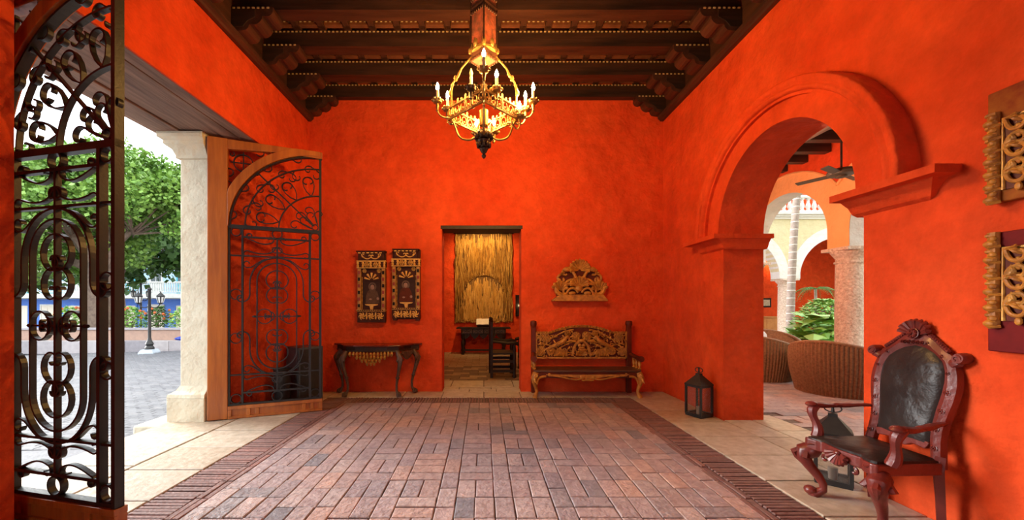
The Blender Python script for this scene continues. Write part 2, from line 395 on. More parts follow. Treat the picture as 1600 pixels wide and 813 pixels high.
# unseen wall behind the photographer; its open portal is added for fill light
mb = MB(); mb.box(XL-.46, -.8, YF-.4, YF, -.12, ZT); mb.box(.8, 6.6, YF-.4, YF, -.12, ZT); mb.box(-.8, .8, YF-.4, YF, 2.8, ZT)
struct('wall_front', mb, RED)

# ------------------------------------------------------------ ceiling
ZB = 4.55
ceil = struct('ceiling', MB().box(XL-.4, 3.25, YF-.3, 6.4, 4.885, 4.95), WOOD, 'dark timber ceiling of heavy beams on carved corbels')
def bead_mesh(L, pitch=.055):
    m = MB(); n = int(L/pitch)
    m.box(-L/2, L/2, 0, .012, -.011, .011)
    return m
def bead_boxes(L, pitch=.05):
    m = MB(); n = int(L/pitch)
    for i in range(n):
        x = -L/2 + (i+.5)*L/n
        m.v += [(x-.012, -.006, -.009), (x+.014, -.006, -.002), (x-.004, -.006, .009), (x, 0, 0)]; b = len(m.v)-4
        m.f += [(b, b+1, b+2), (b, b+3, b+1), (b+1, b+3, b+2), (b+2, b+3, b)]
        m.box(x-.016, x+.008, -.005, .001, -.008, .008)
    return m
beam_y = [5.90, 5.34, 4.755, 4.17, 3.58, 2.99, 2.40, 1.81, 1.22, .63, .04, -.55, -1.14, -1.73, -2.32, -2.91]
Lb = XR - XL; xc = (XR+XL)/2
bm_beam = MB().box(-Lb/2+.01, Lb/2-.01, 0, .165, 0, .165).mesh('beam', WOOD)
bm_bead = bead_boxes(Lb-.1).mesh('bead_strip', BEAD)
bm_rail = MB().box(-Lb/2+.02, Lb/2-.02, -.006, .17, .0, .022).mesh('beam_cap', WOOD)
jp = .308; njo = int(Lb/jp)
jm = MB().box(-.035, .035, .0, .43, .0, .13)
for k in range(4): jm.box(-.042+.004*k, .042-.004*k, .34+.012*k, .40, -.0+.018*k, .016+.018*k)
joist_m = jm.mesh('joist', WOODY)
jcarve = MB()
for k in range(3): jcarve.box(-.04, .04, -.02-.0*k, .03, .02+.035*k, .045+.035*k)
jc_m = jcarve.mesh('carved_block', WOODY)
board_m = MB().box(-jp/2+.04, jp/2-.04, .03, .09, .012, .075).mesh('coffer_board', WOODR)
cbead_m = bead_boxes(jp-.085, .045).mesh('bead_strip', BEAD)
# corbel profile: distance from the wall, height
CP = [(0, 4.548), (.47, 4.548), (.47, 4.50), (.455, 4.47), (.43, 4.452), (.40, 4.447), (.375, 4.455), (.355, 4.455), (.35, 4.42), (.33, 4.39), (.30, 4.368), (.265, 4.36), (.235, 4.368), (.215, 4.366), (.205, 4.33), (.18, 4.305), (.14, 4.296), (0, 4.29)]
def corbel_mesh(sg):
    m = MB()
    m.prism([(sg*d, z) for d, z in CP], lambda a, b, d: (a, d, b), -.025, .19); return m.mesh('corbel', WOODY)
cor_m = {1: corbel_mesh(1), -1: corbel_mesh(-1)}
side_panel_m = {sg: MB().prism([(sg*.02, 4.33), (sg*.15, 4.34), (sg*.20, 4.40), (sg*.28, 4.44), (sg*.28, 4.52), (sg*.02, 4.52)], lambda a, b, d: (a, d, b), -.034, -.022).mesh('corbel_panel', WOOD) for sg in (1, -1)}
nb = [0]
for i, y in enumerate(beam_y):
    near = y < 2.5
    b = link('beam', bm_beam, ceil, (xc, y, ZB))
    if not near:
        cp = link('beam_cap', bm_rail, b, (0, 0, .165)); link('bead_strip', bm_bead, b, (0, -.006, .176))
    for sg, xw in ((1, XL+.001), (-1, XR-.001)):
        co = link('corbel', cor_m[sg], ceil, (xw, y-.015, 0))
        if not near:
            link('corbel_panel', side_panel_m[sg], co)
            q = bead_boxes(.42); o = link('bead_strip', q.mesh('bead_strip', BEAD), co, (sg*.24, -.03, 4.535))
    if y < 5.9 and y > 2.5:
        for k in range(njo+1):
            x = XL + .14 + k*jp
            if x > XR-.05: break
            j = link('joist', joist_m, ceil, (x, y+.165, ZB+.19)); link('carved_block', jc_m, j, (0, .40, 0))
            if x+jp/2 < XR-.1 and y > 2.9:
                bo = link('coffer_board', board_m, ceil, (x+jp/2, y+.165+.30, ZB+.19)); link('bead_strip', cbead_m, bo, (0, .024, .045))
    elif y < 5.9:
        part('joist_row', MB().box(XL+.05, XR-.05, y+.165, y+.59, ZB+.26, ZB+.33), WOOD, ceil)
for sg, xw in ((1, XL), (-1, XR)):
    m = MB().prism([(sg*.0, 4.215), (sg*.05, 4.215), (sg*.06, 4.235), (sg*.085, 4.25), (sg*.09, 4.295), (sg*.0, 4.295)], lambda a, b, d: (xw+a, d, b), YF+.01, YB-.005)
    part('wall_plate', m, WOODY, ceil, bev=.004)
    for i in range(len(beam_y)-1):
        y0, y1 = beam_y[i+1]+.17, beam_y[i]-.03
        part('frieze_board', MB().box(min(xw+sg*.001, xw+sg*.025), max(xw+sg*.001, xw+sg*.025), y0, y1, 4.297, 4.86), WOODY, ceil)
# carved pendant post from which the chandelier hangs
CHX, CHY = 0.0, 3.56
REDPAINT = M('faded_red_paint', (.34, .07, .035), .6, 0, (.09, .035, .022), 18, bump=.4, bscale=30)
post = part('pendant_post', MB().lathe([(.118, 3.60), (.118, 4.56)], 4, a0=0), REDPAINT, ceil, loc=(CHX, CHY, 0))
for z0 in (3.61, 4.04, 4.16):
    m = MB()
    for k in range(3): m.lathe([(.122+.004*(k % 2), z0+.022*k), (.125+.004*(k % 2), z0+.02+.022*k)], 4)
    for q in range(4):
        a0, a1 = q*pi/2, (q+1)*pi/2
        for k in range(7):
            t = (k+.5)/7; x = lerp(cos(a0), cos(a1), t)*.124; y = lerp(sin(a0), sin(a1), t)*.124
            m.ball((x, y, z0-.008), (.011, .011, .018), 5, 4)
    part('carved_band', m, WOODY, post)
for q in range(4):
    part('corner_fillet', MB().tube([(.119*cos(q*pi/2), .119*sin(q*pi/2), 3.6), (.119*cos(q*pi/2), .119*sin(q*pi/2), 4.55)], .008, 6), DARKWOOD, post)

# ------------------------------------------------------------ floor of the hall
floor = struct('floor', MB().box(-3.64, 3.50, YF, 6.0, -.20, -.014), MORTAR, 'hall floor of red brick pavers framed by pale stone flags')
def brick_mesh(lx, ly, h=.034, ch=.006, name='brick', mat=None, j=0):
    m = MB(); rnd = random.Random(j)
    x, y = lx/2, ly/2
    c4 = [(-x, -y), (x, -y), (x, y), (-x, y)]
    c4 = [(a + rnd.uniform(-.003, .003), b + rnd.uniform(-.003, .003)) for a, b in c4]
    ins = [(a*(1-ch/x), b*(1-ch/y)) for a, b in c4]
    m.v = [(a, b, -h) for a, b in c4] + [(a, b, -ch*.7) for a, b in c4] + [(a, b, rnd.uniform(-.0015, .001)) for a, b in ins]
    for q in range(4):
        r = (q+1) % 4
        m.f += [(q, r, 4+r, 4+q), (4+q, 4+r, 8+r, 8+q)]
    m.f.append((8, 9, 10, 11))
    return m.mesh(name, mat or BRICK)
BW = .1315; J = .006
FX0, FX1, FY1 = -1.90, 1.745, 5.30
vb = [brick_mesh(BW-J, 2*BW-J, j=k) for k in range(4)]; hb = [brick_mesh(2*BW-J, BW-J, j=10+k) for k in range(4)]; sqb = brick_mesh(BW-J, BW-J, j=30)
spots = []
x = FX0; si = 0; ns = round((FX1-FX0)/BW); pos = 0; rr = random.Random(3)
while pos < ns:
    wd = 1 if si % 2 == 0 or pos == ns-1 else 2
    y = FY1
    if wd == 1: y -= 0 if (si//2) % 2 else 0
    first = True
    while y > YF+.3:
        xa = FX0 + pos*BW
        if wd == 1:
            if first and si % 4 == 0: spots.append((xa+BW/2, y-BW/2, 's')); y -= BW
            else: spots.append((xa+BW/2, y-BW, 'v')); y -= 2*BW
        else:
            r = rr.random()
            if r < .50: spots.append((xa+BW, y-BW/2, 'h')); y -= BW
            else: spots.append((xa+BW/2, y-BW, 'v')); spots.append((xa+1.5*BW, y-BW, 'v')); y -= 2*BW
        first = False
    pos += wd; si += 1
def in_view(x, y): return y > 2.36 and abs(x/y*600+756-800) < 820
spots.sort(key=lambda s: (0 if in_view(s[0], s[1]) else 1, s[1]))
rest = MB()
for i, (x, y, k) in enumerate(spots):
    me = sqb if k == 's' else (vb if k == 'v' else hb)[rr.randrange(4)]
    rz = rr.uniform(-.008, .008); dz = rr.uniform(-.003, .001)
    if i < 300: link('brick', me, floor, (x, y, dz), (rr.uniform(-.004, .004), rr.uniform(-.004, .004), rz))
    else:
        b0 = len(rest.v)
        rest.v += [(v.co.x+x, v.co.y+y, v.co.z+dz) for v in me.vertices]; rest.f += [tuple(b0+q for q in p.vertices) for p in me.polygons]
part('brick_field', rest, BRICK, floor, kind='stuff')
# edging of thin bricks set on edge
EP = .0395
eb = brick_mesh(.275, EP-.012, ch=.004, name='edging_brick', mat=EDGEB, j=50); ebx = brick_mesh(EP-.012, .275, ch=.004, name='edging_brick', mat=EDGEB, j=51)
lb = brick_mesh(.044, .26, ch=.005, name='edging_brick', mat=EDGEB, j=52); lbx = brick_mesh(.26, .044, ch=.005, name='edging_brick', mat=EDGEB, j=53)
es = []
for k in range(int((5.60-YF-.3)/EP)):
    y = 5.60 - (k+.5)*EP
    es.append((-2.135, y, eb)); es.append((1.995, y, eb))
for k in range(int((1.85+1.99)/EP)): es.append((-1.99+(k+.5)*EP, 5.465, ebx))
ln = []
for k in range(int((5.3-YF-.3)/.265)):
    y = 5.3 - (k+.5)*.265
    for xx in (-1.972, -1.924, 1.772, 1.822): ln.append((xx, y, lb))
es.sort(key=lambda s: (0 if in_view(s[0], s[1]) else 1, s[1]))
ln.sort(key=lambda s: (0 if in_view(s[0], s[1]) else 1, s[1]))
rest = MB(); ne = 0
for (x, y, me) in ln[:44] + es + ln[44:]:
    dz = rr.uniform(-.004, .002); ne += 1
    if ne <= 300 and in_view(x, y): link('edging_brick', me, floor, (x + rr.uniform(-.004, .004), y, dz), (0, 0, rr.uniform(-.012, .012)))
    else:
        b0 = len(rest.v)
        rest.v += [(v.co.x+x, v.co.y+y, v.co.z+dz) for v in me.vertices]; rest.f += [tuple(b0+q for q in p.vertices) for p in me.polygons]
part('edging_row', rest, EDGEB, floor, kind='stuff')
# stone flags round the brick field
def flag(x0, x1, y0, y1, parent=floor, mat=None, nm='flagstone', z=0.0):
    m = MB(); g = .006; ch = .007; h = .05
    X0, X1, Y0, Y1 = x0+g, x1-g, y0+g, y1-g
    cx, cy = (X0+X1)/2, (Y0+Y1)/2; a, b = (X1-X0)/2, (Y1-Y0)/2
    c4 = [(-a, -b), (a, -b), (a, b), (-a, b)]; ins = [(-a+ch, -b+ch), (a-ch, -b+ch), (a-ch, b-ch), (-a+ch, b-ch)]
    m.v = [(p, q, -h) for p, q in c4] + [(p, q, -ch*.6) for p, q in c4] + [(p, q, 0) for p, q in ins]
    for q in range(4):
        r = (q+1) % 4; m.f += [(q, r, 4+r, 4+q), (4+q, 4+r, 8+r, 8+q)]
    m.f.append((8, 9, 10, 11))
    o = link(nm, m.mesh(nm, mat or STONE), parent, (cx, cy, z + rr.uniform(-.002, .002)))
    return o
ys = [5.61, 5.42, 4.92, 4.40, 3.92, 3.42, 2.92, 2.42, 1.9, 1.3, .7, .1, -.5, -1.1, -1.7, -2.3, -2.9, YF]
for i in range(len(ys)-1):
    flag(2.14, XR+.0, ys[i+1], ys[i])
ys = [5.61, 5.1, 4.62, 4.12, 3.62, 3.12, 2.62, 2.1, 1.5, .9, .3, -.3, -.9, -1.5, -2.1, -2.7, YF]
for i in range(len(ys)-1):
    flag(-2.90 if GY0 < ys[i] < 5.3 else XL, -2.28, ys[i+1], ys[i])
xs = [XL, -2.3, -1.75, -1.2, -.62, 0, .55, 1.05, 1.65, 2.14, 2.47, XR]
for i in range(len(xs)-1): flag(xs[i], xs[i+1], 5.615, 5.995)
for (y0, y1) in ((4.05, 4.75), (3.2, 4.05), (2.6, 3.2), (2.0, 2.6)): flag(-3.64, -2.905, y0, y1)
for i, (x0, x1, y0, y1) in enumerate(((XR+.003, 3.13, 3.9, 4.49), (XR+.003, 3.13, 3.3, 3.9), (XR+.003, 3.13, 2.83, 3.3), (3.133, 3.495, 4.1, 4.7), (3.133, 3.495, 3.5, 4.1), (3.133, 3.495, 2.9, 3.5), (3.133, 3.495, 2.4, 2.9))): flag(x0, x1, y0, y1)
# kerb block by the pillar on the street
tag(part('kerb_block', MB().box(-3.98, -3.66, 4.35, 5.2, -.25, -.03), CREAM, None, bev=.02), 'low pale stone kerb block at the foot of the gateway pillar', 'kerb')

# ------------------------------------------------------------ room behind the doorway
mb = MB(); mb.box(-2.7, 2.7, 11.2, 11.5, -.1, 4.0)
wb2 = struct('wall_far_room', mb, RED, 'red wall behind the tapestry')
mb = MB(); mb.box(-2.9, -2.7, YW, 11.5, -.1, 4.0); struct('wall_far_room_left', mb, RED)
mb = MB(); mb.box(2.7, 2.9, YW, 11.5, -.1, 4.0); struct('wall_far_room_right', mb, RED)
mb = MB(); mb.box(-2.9, 2.9, YW, 11.5, 3.9, 4.1); struct('ceiling_far_room', mb, WOOD)
f2 = struct('floor_far_room', MB().box(-2.7, 2.7, 6.0, 11.2, -.2, -.014), MORTAR, 'tiled floor of the room behind the doorway')
for (x0, x1) in ((-.655, -.23), (-.23, .2), (.2, .585)): flag(x0, x1, 6.0, 6.18, f2, STONE)
for (x0, x1) in ((-.655, -.4), (-.4, .12), (.12, .585)): flag(x0, x1, 6.18, 6.36, f2, STONE)
for (x0, x1) in ((-1.0, -.55), (-.55, 0), (0, .5), (.5, 1.0)): flag(x0, x1, 6.36, 6.9, f2, STONE)
TILE_SHADE = M('shaded_back_room_tile', (.20, .13, .085), .55, 0, (.14, .09, .06), 9, bump=.3, bscale=24, rnd=True)  # darker tiles stand in for the chair shadows on this floor
row = 0; y = 6.9
while y < 11.15:
    x = -1.3 + (.17 if row % 2 else 0)
    while x < 1.3:
        x1 = min(x+.34, 1.35); dk = (y < 8.6 and (row*7 + int((x+2)/.34)*5) % 3 != 0)
        flag(x, x1, y, y+.17, f2, TILE_SHADE if dk else TILE, 'floor_tile'); x = x1
    y += .17; row += 1

# ------------------------------------------------------------ gallery and courtyard
AX0, AX1 = 6.6, 7.0
bays = [(-1.95+2.6*k, 1.08, 2.42+.32, 1.05) for k in range(5)]
mb = MB()
arch_wall(mb, YF, 12.0, 2.42, 8.6, bays, AX0, AX1, YZ)  # carried up a storey, out of view, to lower the courtyard light
wa = struct('wall_arcade', mb, WHITE, 'pale orange arcade wall between gallery and courtyard')
# red plaster field above the arches on the gallery side
m = MB()
EXT = lambda d: 2.74 + 1.44*sqrt(1-(d/1.62)**2)
for c, _, _, _ in bays:
    for i in range(20):
        d0, d1 = -1.3+.13*i, -1.3+.13*(i+1)
        m.quad((AX0-.015, c+d0, EXT(d0)), (AX0-.015, c+d1, EXT(d1)), (AX0-.015, c+d1, 4.6), (AX0-.015, c+d0, 4.6)); m.quad((AX0-.015, c+d0, EXT(d0)), (AX0-.015, c+d1, EXT(d1)), (AX0+.01, c+d1, EXT(d1)), (AX0+.01, c+d0, EXT(d0)))
part('red_upper_plaster', m, RED, wa)
m = MB(); X_ = AX0-.008
for c, hs, spr, rise in bays:
    ps = arch_pts(c, hs, spr, rise, 28)
    for i in range(28): (ya, za), (yb, zb) = ps[i], ps[i+1]; m.quad((X_, ya, za), (X_, yb, zb), (X_, yb, EXT(yb-c)), (X_, ya, EXT(ya-c)))
    for s in (-1, 1): m.quad((X_, c+s*hs, 2.42), (X_, c+s*1.3, 2.42), (X_, c+s*1.3, EXT(1.3)), (X_, c+s*hs, EXT(hs)))
part('orange_arch_face', m, ORANGE, wa)
for c, hs, spr, rise in bays[2:]:
    m = MB(); pts = [(c-1.3+.13*i, EXT(-1.3+.13*i)) for i in range(21)]
    m.tube([(AX0-.02, a, b) for a, b in pts], .03, 6); part('archivolt_roll_moulding', m, ORANGE, wa, True)
m = MB(); m.box(AX1+.001, AX1+.012, YF, 12, 4.7, 6.3); 
gfloor = struct('floor_gallery', MB().box(3.27, 7.2, YF, 12, -.2, -.0145), MORTAR, 'brick floor of the arcaded gallery')
gm = [brick_mesh(.29-J, .145-J, j=70+k) for k in range(3)]
gr = MB(); cnt = 0; lst = []
row = 0; y = 2.2
while y < 9.0:
    x = 3.5 + (.145 if row % 2 else 0)
    while x < 6.6: lst.append((x+.145, y+.0725)); x += .29
    y += .145; row += 1
lst.sort(key=lambda p: (0 if (1170 < 756+600*p[0]/p[1] < 1360 and 3.9 < p[1] < 6.6) else 1, p[1]))
for (x, y) in lst:
    me = gm[cnt % 3]; cnt += 1
    if cnt <= 240: link('brick', me, gfloor, (x, y, rr.uniform(-.003, .001)), (0, 0, rr.uniform(-.01, .01)))
    else:
        b0 = len(gr.v); gr.v += [(v.co.x+x, v.co.y+y, v.co.z) for v in me.vertices]; gr.f += [tuple(b0+q for q in p.vertices) for p in me.polygons]
part('brick_field', gr, BRICK, gfloor, kind='stuff')
struct('wall_gallery_end', MB().box(3.27, 7.0, 11.8, 12.0, 0, 4.6), RED)
gc = struct('ceiling_gallery', MB().box(3.25, 6.62, YF, 12.0, 4.52, 4.62), WOOD, 'dark beamed ceiling of the gallery')
gbm = MB().box(3.27, 6.57, 0, .14, 4.26, 4.46).mesh('beam', WOOD)
for k in range(26): link('beam', gbm, gc, (0, -3.2+.52*k*1.0+.06, 0))
part('girder', MB().box(5.28, 5.46, YF, 12, 4.12, 4.26), GREYWOOD, gc, bev=.008)
part('deck_board', MB().box(3.27, 6.6, YF, 12, 4.46, 4.52), WOODR, gc)
def coral_column(x, y, label, top=2.42, ped=.46, r=.205, group=None):
    t = thing('coral_stone_column', label, 'column', (x, y, 0), 0, group)
    part('pedestal', MB().box(-.32, .32, -.32, .32, -.014, ped), WHITE, t, bev=.015)
    part('shaft', MB().lathe([(r*1.12, ped-.005), (r*1.12, ped+.06), (r, ped+.1), (r*1.0, 1.2), (r*.95, top-.30), (r*1.05, top-.29), (r*1.05, top-.26), (r*.95, top-.25), (r*.95, top-.20)], 24), CORAL, t, True)
    m = MB(); m.lathe([(r*.96, top-.201), (r*1.05, top-.17), (r*1.25, top-.11), (r*1.32, top-.09), (r*1.32, top-.06)], 24); m.box(-r*1.36, r*1.36, -r*1.36, r*1.36, top-.061, top-.002)
    part('capital', m, CORAL, t, True)
    return t
for k in range(5):
    y = -1.95+2.6*k+1.3
    coral_column(6.8, y, 'thick coral stone column carrying the pale orange arcade beside the wicker chairs', group='columns of the pale orange arcade')
# courtyard ground and the far white arcade
struct('ground_courtyard', MB().box(7.2, 30, YF, 20, -.25, -.02), M('courtyard_stone', (.45, .40, .34), .8, 0, (.32, .28, .24), 3, bump=.4), 'stone floor of the courtyard')
YA = 15.0
fb = [(10.0-3.85, 1.55, 2.42+.02, 1.6), (10.0, 1.55, 2.44, 1.6), (13.87, 1.55, 2.44, 1.6), (17.74, 1.55, 2.44, 1.6)]
XZm = lambda a, b, d: (a, d, b)
mb = arch_wall(MB(), 3.5, 24, 2.42, 4.80, fb, YA, YA+.45, XZm)
wf = struct('wall_far_arcade', mb, YELLOW, 'pale yellow courtyard wall with white arches')
for c, hs, spr, rise in fb:
    m = MB(); a = arch_pts(c, hs, spr, rise, 28); b = arch_pts(c, hs+.36, spr, rise+.42, 28); n = 28
    for i in range(n):
        for d in (YA-.03,): m.quad((a[i][0], d, a[i][1]), (a[i+1][0], d, a[i+1][1]), (b[i+1][0], d, b[i+1][1]), (b[i][0], d, b[i][1]))
        m.quad((b[i][0], YA-.03, b[i][1]), (b[i+1][0], YA-.03, b[i+1][1]), (b[i+1][0], YA, b[i+1][1]), (b[i][0], YA, b[i][1]))
        m.quad((a[i][0], YA-.03, a[i][1]), (a[i+1][0], YA-.03, a[i+1][1]), (a[i+1][0], YA+.46, a[i+1][1]-.002), (a[i][0], YA+.46, a[i][1]-.002))
    part('white_archivolt', m, WHITE, wf)
for k in range(3): part('spandrel_foot', MB().box(fb[k][0]+1.53, fb[k+1][0]-1.53, YA-.028, YA+.44, 2.425, 2.9), WHITE, wf)
for z0, z1, o in ((4.75, 4.83, .06), (4.83, 4.91, .12), (4.91, 5.0, .2)): part('cornice', MB().box(3.5, 24, YA-o, YA+.45, z0, z1), WHITE, wf)
part('balustrade_rail', MB().box(3.5, 24, YA+.0, YA+.22, 5.60, 5.70), WHITE, wf, bev=.01)
part('balustrade_plinth', MB().box(3.5, 24, YA+.0, YA+.22, 5.0, 5.10), WHITE, wf)
bal = MB().lathe([(.075, 5.36), (.075, 5.40), (.045, 5.42), (.085, 5.52), (.075, 5.6), (.045, 5.7), (.05, 5.74), (.04, 5.78), (.075, 5.81), (.075, 5.86)], 10).mesh('baluster', WHITE, True)
for k in range(26): link('baluster', bal, wf, (10.6+.24*k, YA+.11, -.26))
struct('wall_far_gallery', MB().box(3.5, 24, 18.6, 18.9, -.1, 9), RED, 'red back wall of the far gallery')  # upper part raised to block sky over the courtyard
struct('ceiling_far_gallery', MB().box(3.5, 24, YA+.45, 18.6, 4.6, 4.95), WOOD)
struct('floor_far_gallery', MB().box(3.5, 24, YA-.2, 18.6, -.2, -.005), STONE)
for k, (x, lab) in enumerate(((11.93, 'slim coral stone column under white arches across the courtyard, beside the ringed palm trunk'),)):
    coral_column(x, YA+.22, lab, ped=.2, r=.24)
coral_column(15.8, YA+.22, 'coral stone column of the white arcade hidden behind the near column', ped=.2, r=.24)
struct('wall_courtyard_side', MB().box(20, 20.4, YF, 19, -.1, 8.6), YELLOW); struct('wall_courtyard_front', MB().box(7.0, 20, YF-.4, YF, -.1, 8.6), YELLOW)  # unseen walls, built tall to cut sky light in the courtyard
# ------------------------------------------------------------ gate leaves
def build_leaf(name, label, loc, ang):
    t = thing(name, label, 'gate', loc, ang, 'leaves of the street gate')
    UV = lambda u, v, n: (u, n, v)
    D = .075
    part('hinge_stile', MB().box(-.01, .19, -D/2, D/2, .01, 3.29), GATEWOOD, t, bev=.008)
    part('top_rail', MB().prism([(.19, 3.17), (.19, 3.285), (1.21, 3.285), (1.21, 3.20), (.75, 3.21)], UV, -D/2+.004, D/2-.004), GATEWOOD, t, bev=.006)
    m = MB(); m.box(.19, 1.21, -.02, .02, .01, .155); br = part('bottom_rail', m, GATEWOOD, t, bev=.004)
    m = MB(); m.box(.19, 1.21, -D/2, D/2, .115, .155); m.box(.19, 1.21, -D/2, D/2, .005, .035)
    for u in (.19, .38, .47, .98, 1.07, 1.17): m.box(u, u+.04, -D/2+.002, D/2-.002, .035, .115)
    part('rail_moulding', m, GATEWOOD, br, bev=.004)
    CX, CY = 1.18, 2.27
    a = arc(CX, CY, .985, .955, pi/2, pi-.0, 30); b = arc(CX, CY, 1.08, 1.05, pi/2, pi, 30)
    b = [(max(u, .185), min(v, 3.285)) for u, v in b]
    part('arch_brace', MB().prism(a + b[::-1], UV, -D/2-.006, D/2+.006), GATEWOOD, t, bev=.006)
    def bar(u0, v0, u1, v1, th=.016, wd=.03, nm='iron_bar'):
        part(nm, MB().ribbon([(u0, v0), (u1, v1)], th, wd, UV), IRON, t)
    def sc(path, th=.011, wd=.028, closed=False, nm='iron_scroll', mirror=None, n0=0):
        part(nm, MB().ribbon(path, th, wd, UV, closed, n0), IRON, t)
        if mirror is not None: part(nm, MB().ribbon([(2*mirror-u, v) for u, v in path], th, wd, UV, closed, n0), IRON, t)
    # frame bars
    bar(.20, .155, .20, 2.30, .022, .04); bar(.335, .16, .335, 2.26, .02, .04); bar(1.065, .16, 1.065, 2.26, .026, .045); bar(1.185, .155, 1.185, 3.22, .03, .05)
    bar(.19, 2.27, 1.20, 2.27, .045, .045); bar(.335, 2.155, 1.065, 2.155, .02, .036); bar(.20, 1.93, 1.18, 1.93); bar(.20, .515, 1.18, .515); bar(.335, .30, 1.065, .30, .02, .036); bar(.19, .167, 1.19, .167, .022, .045)
    bar(.70, .30, .70, 2.155, .018, .03)
    ring = lambda u, v, r: sc(arc(u, v, r, r, 0, 2*pi*19/20, 19), .010, .036, True, 'iron_ring')
    ring(.70, .232, .057); ring(.27, .232, .055); ring(1.125, .232, .05); ring(.70, 2.212, .054); ring(.27, 2.212, .05); ring(1.125, 2.212, .048)
    for v in (.95, 1.47): ring(.268, v, .06); ring(1.125, v, .052)
    uc = .70
    oval = arc(uc, 1.64, .215, .215, 0, pi, 20) + arc(uc, .78, .215, .215, pi, 2*pi, 20)
    sc(oval, .013, .03, True)
    for fl in (1, -1):
        vm = lambda v: v if fl > 0 else 2.41 - v
        F = lambda p: [(u, vm(v)) for u, v in p]
        up = arc(uc, 1.60, .29, .32, 0, pi, 24)
        left = turtle((uc-.29, 1.60), -pi/2, [('L', .13), (-pi*.55, .10, .065), (-pi*1.15, .05, .02)])
        left2 = [(2*uc-u, v) for u, v in left]
        sc(F(left2[::-1] + up[1:-1] + left), .013, .03)
        h = turtle((uc, 1.765), pi, [(pi*.88, .125, .105), (pi*1.7, .062, .018)]); sc(F(h), mirror=uc)
        h = turtle((uc-.012, 1.56), pi, [(pi*.88, .108, .09), (pi*1.6, .052, .016)]); sc(F(h), mirror=uc)
        # side pair
        h = turtle((uc-.22, 1.21), pi/2, [(-pi*.8, .085, .08), (-pi*1.6, .050, .016)]); sc(F(h), mirror=uc)
        h = turtle((uc-.03, 1.21), pi/2, [(pi*.5, .05, .05)]); sc(F(h), mirror=uc)
        # corner curl beside the long loop
        h = scroll((uc-.10, 1.905), (uc-.20, 1.89), (uc-.24, 1.79), (uc-.31, 1.79), None, (.048, -pi*1.6)); sc(F(h), mirror=uc)
    bar(uc-.22, 1.205, uc+.22, 1.205, .012, .014)
    for s in (-1, 1): part('spear_point', MB().ball((uc+s*.235, 0, 1.205), (.035, .012, .014), 6, 4), IRON, t)
    for fl in (1, -1):
        vm = lambda v: v if fl > 0 else .30 + (2.155-v)*(.215/.225)
        F = lambda p: [(u, vm(v)) for u, v in p]
        sc(F(scroll((uc-.03, 2.02), (uc-.06, 1.95), (uc-.2, 1.95), (uc-.30, 1.99), (.052, -pi*1.6), (.044, pi*1.6))), mirror=uc)
        sc(F(scroll((uc-.06, 2.10), (uc-.14, 2.06), (uc-.2, 2.09), (uc-.30, 2.135), (.042, pi*1.5), (.040, -pi*1.6))), mirror=uc)
    # fan of scrolls under the arch
    sc(arc(CX, CY, .97, .94, pi/2, pi, 30), .014, .05, nm='iron_arc'); sc(arc(CX, CY, .82, .80, pi/2, pi, 26), .013, .03, nm='iron_arc'); sc(arc(CX, CY, .465, .46, pi/2, pi, 20), .013, .03, nm='iron_arc')
    pol = lambda r, a: (CX + r*cos(a), CY + .97*r*sin(a))
    for ad in (113, 135, 157):
        a = radians(ad); p, q = pol(.0 if ad == 135 else .465, a), pol(.96 if ad == 135 else .82, a)
        if ad == 135: bar(*pol(.12, a), *q, .013, .026)
    for ad in (102, 124, 146, 168):
        a = radians(ad)
        for s in (-1, 1):
            h = turtle(pol(.475, a), a + s*.75, [(-s*.9, .26, .18), (-s*pi*1.55, .075, .022)]); sc(h, .010)
            h = turtle(pol(.81, a - s*.16), a + pi + s*.9, [(-s*.5, .10, .08), (-s*pi*1.4, .058, .02)]); sc(h, .009)
        h = turtle(pol(.83, a - .13), a + .9, [(-.2, .2, .12), (pi*1.7, .055, .018)]); sc(h, .009)
        h = turtle(pol(.96, a + .12), a + pi + .9, [(-.2, .2, .12), (pi*1.7, .050, .016)]); sc(h, .009)
    for ad in (105, 130, 155):
        a = radians(ad); sc(turtle(pol(.10, a), a + .15, [(-.35, .5, .45), (pi*1.7, .065, .018)]), .009)
        sc(turtle(pol(.10, a), a - .15, [(.25, .5, .40), (-pi*1.7, .055, .018)]), .009)
    ring(1.125, 2.33, .035)
    # spandrel
    ring(.345, 3.03, .10); bar(.345, 2.90, .345, 3.16, .010, .02); bar(.215, 3.03, .475, 3.03, .010, .02)
    for (p, h, r, s) in (((.20, 2.86), .2, .055, 1), ((.20, 2.72), .5, .05, 1), ((.48, 3.16), -.9, .05, 1), ((.60, 3.17), -.7, .035, 1), ((.24, 3.15), -.6, .03, -1), ((.45, 2.93), 1.2, .03, -1)):
        sc(turtle(p, h, [(s*pi*1.7, r, r*.35)]), .009)
    return t
build_leaf('gate_leaf', 'tall iron scrollwork gate leaf in brown wood frame, folded back beside the console table', (-3.18, 4.44, 0), atan2(.45, 1.06))
build_leaf('gate_leaf', 'tall iron scrollwork gate leaf through which the tree and plaza lamp are seen', (-3.285, 2.505, 0), atan2(-.262, 1.12))

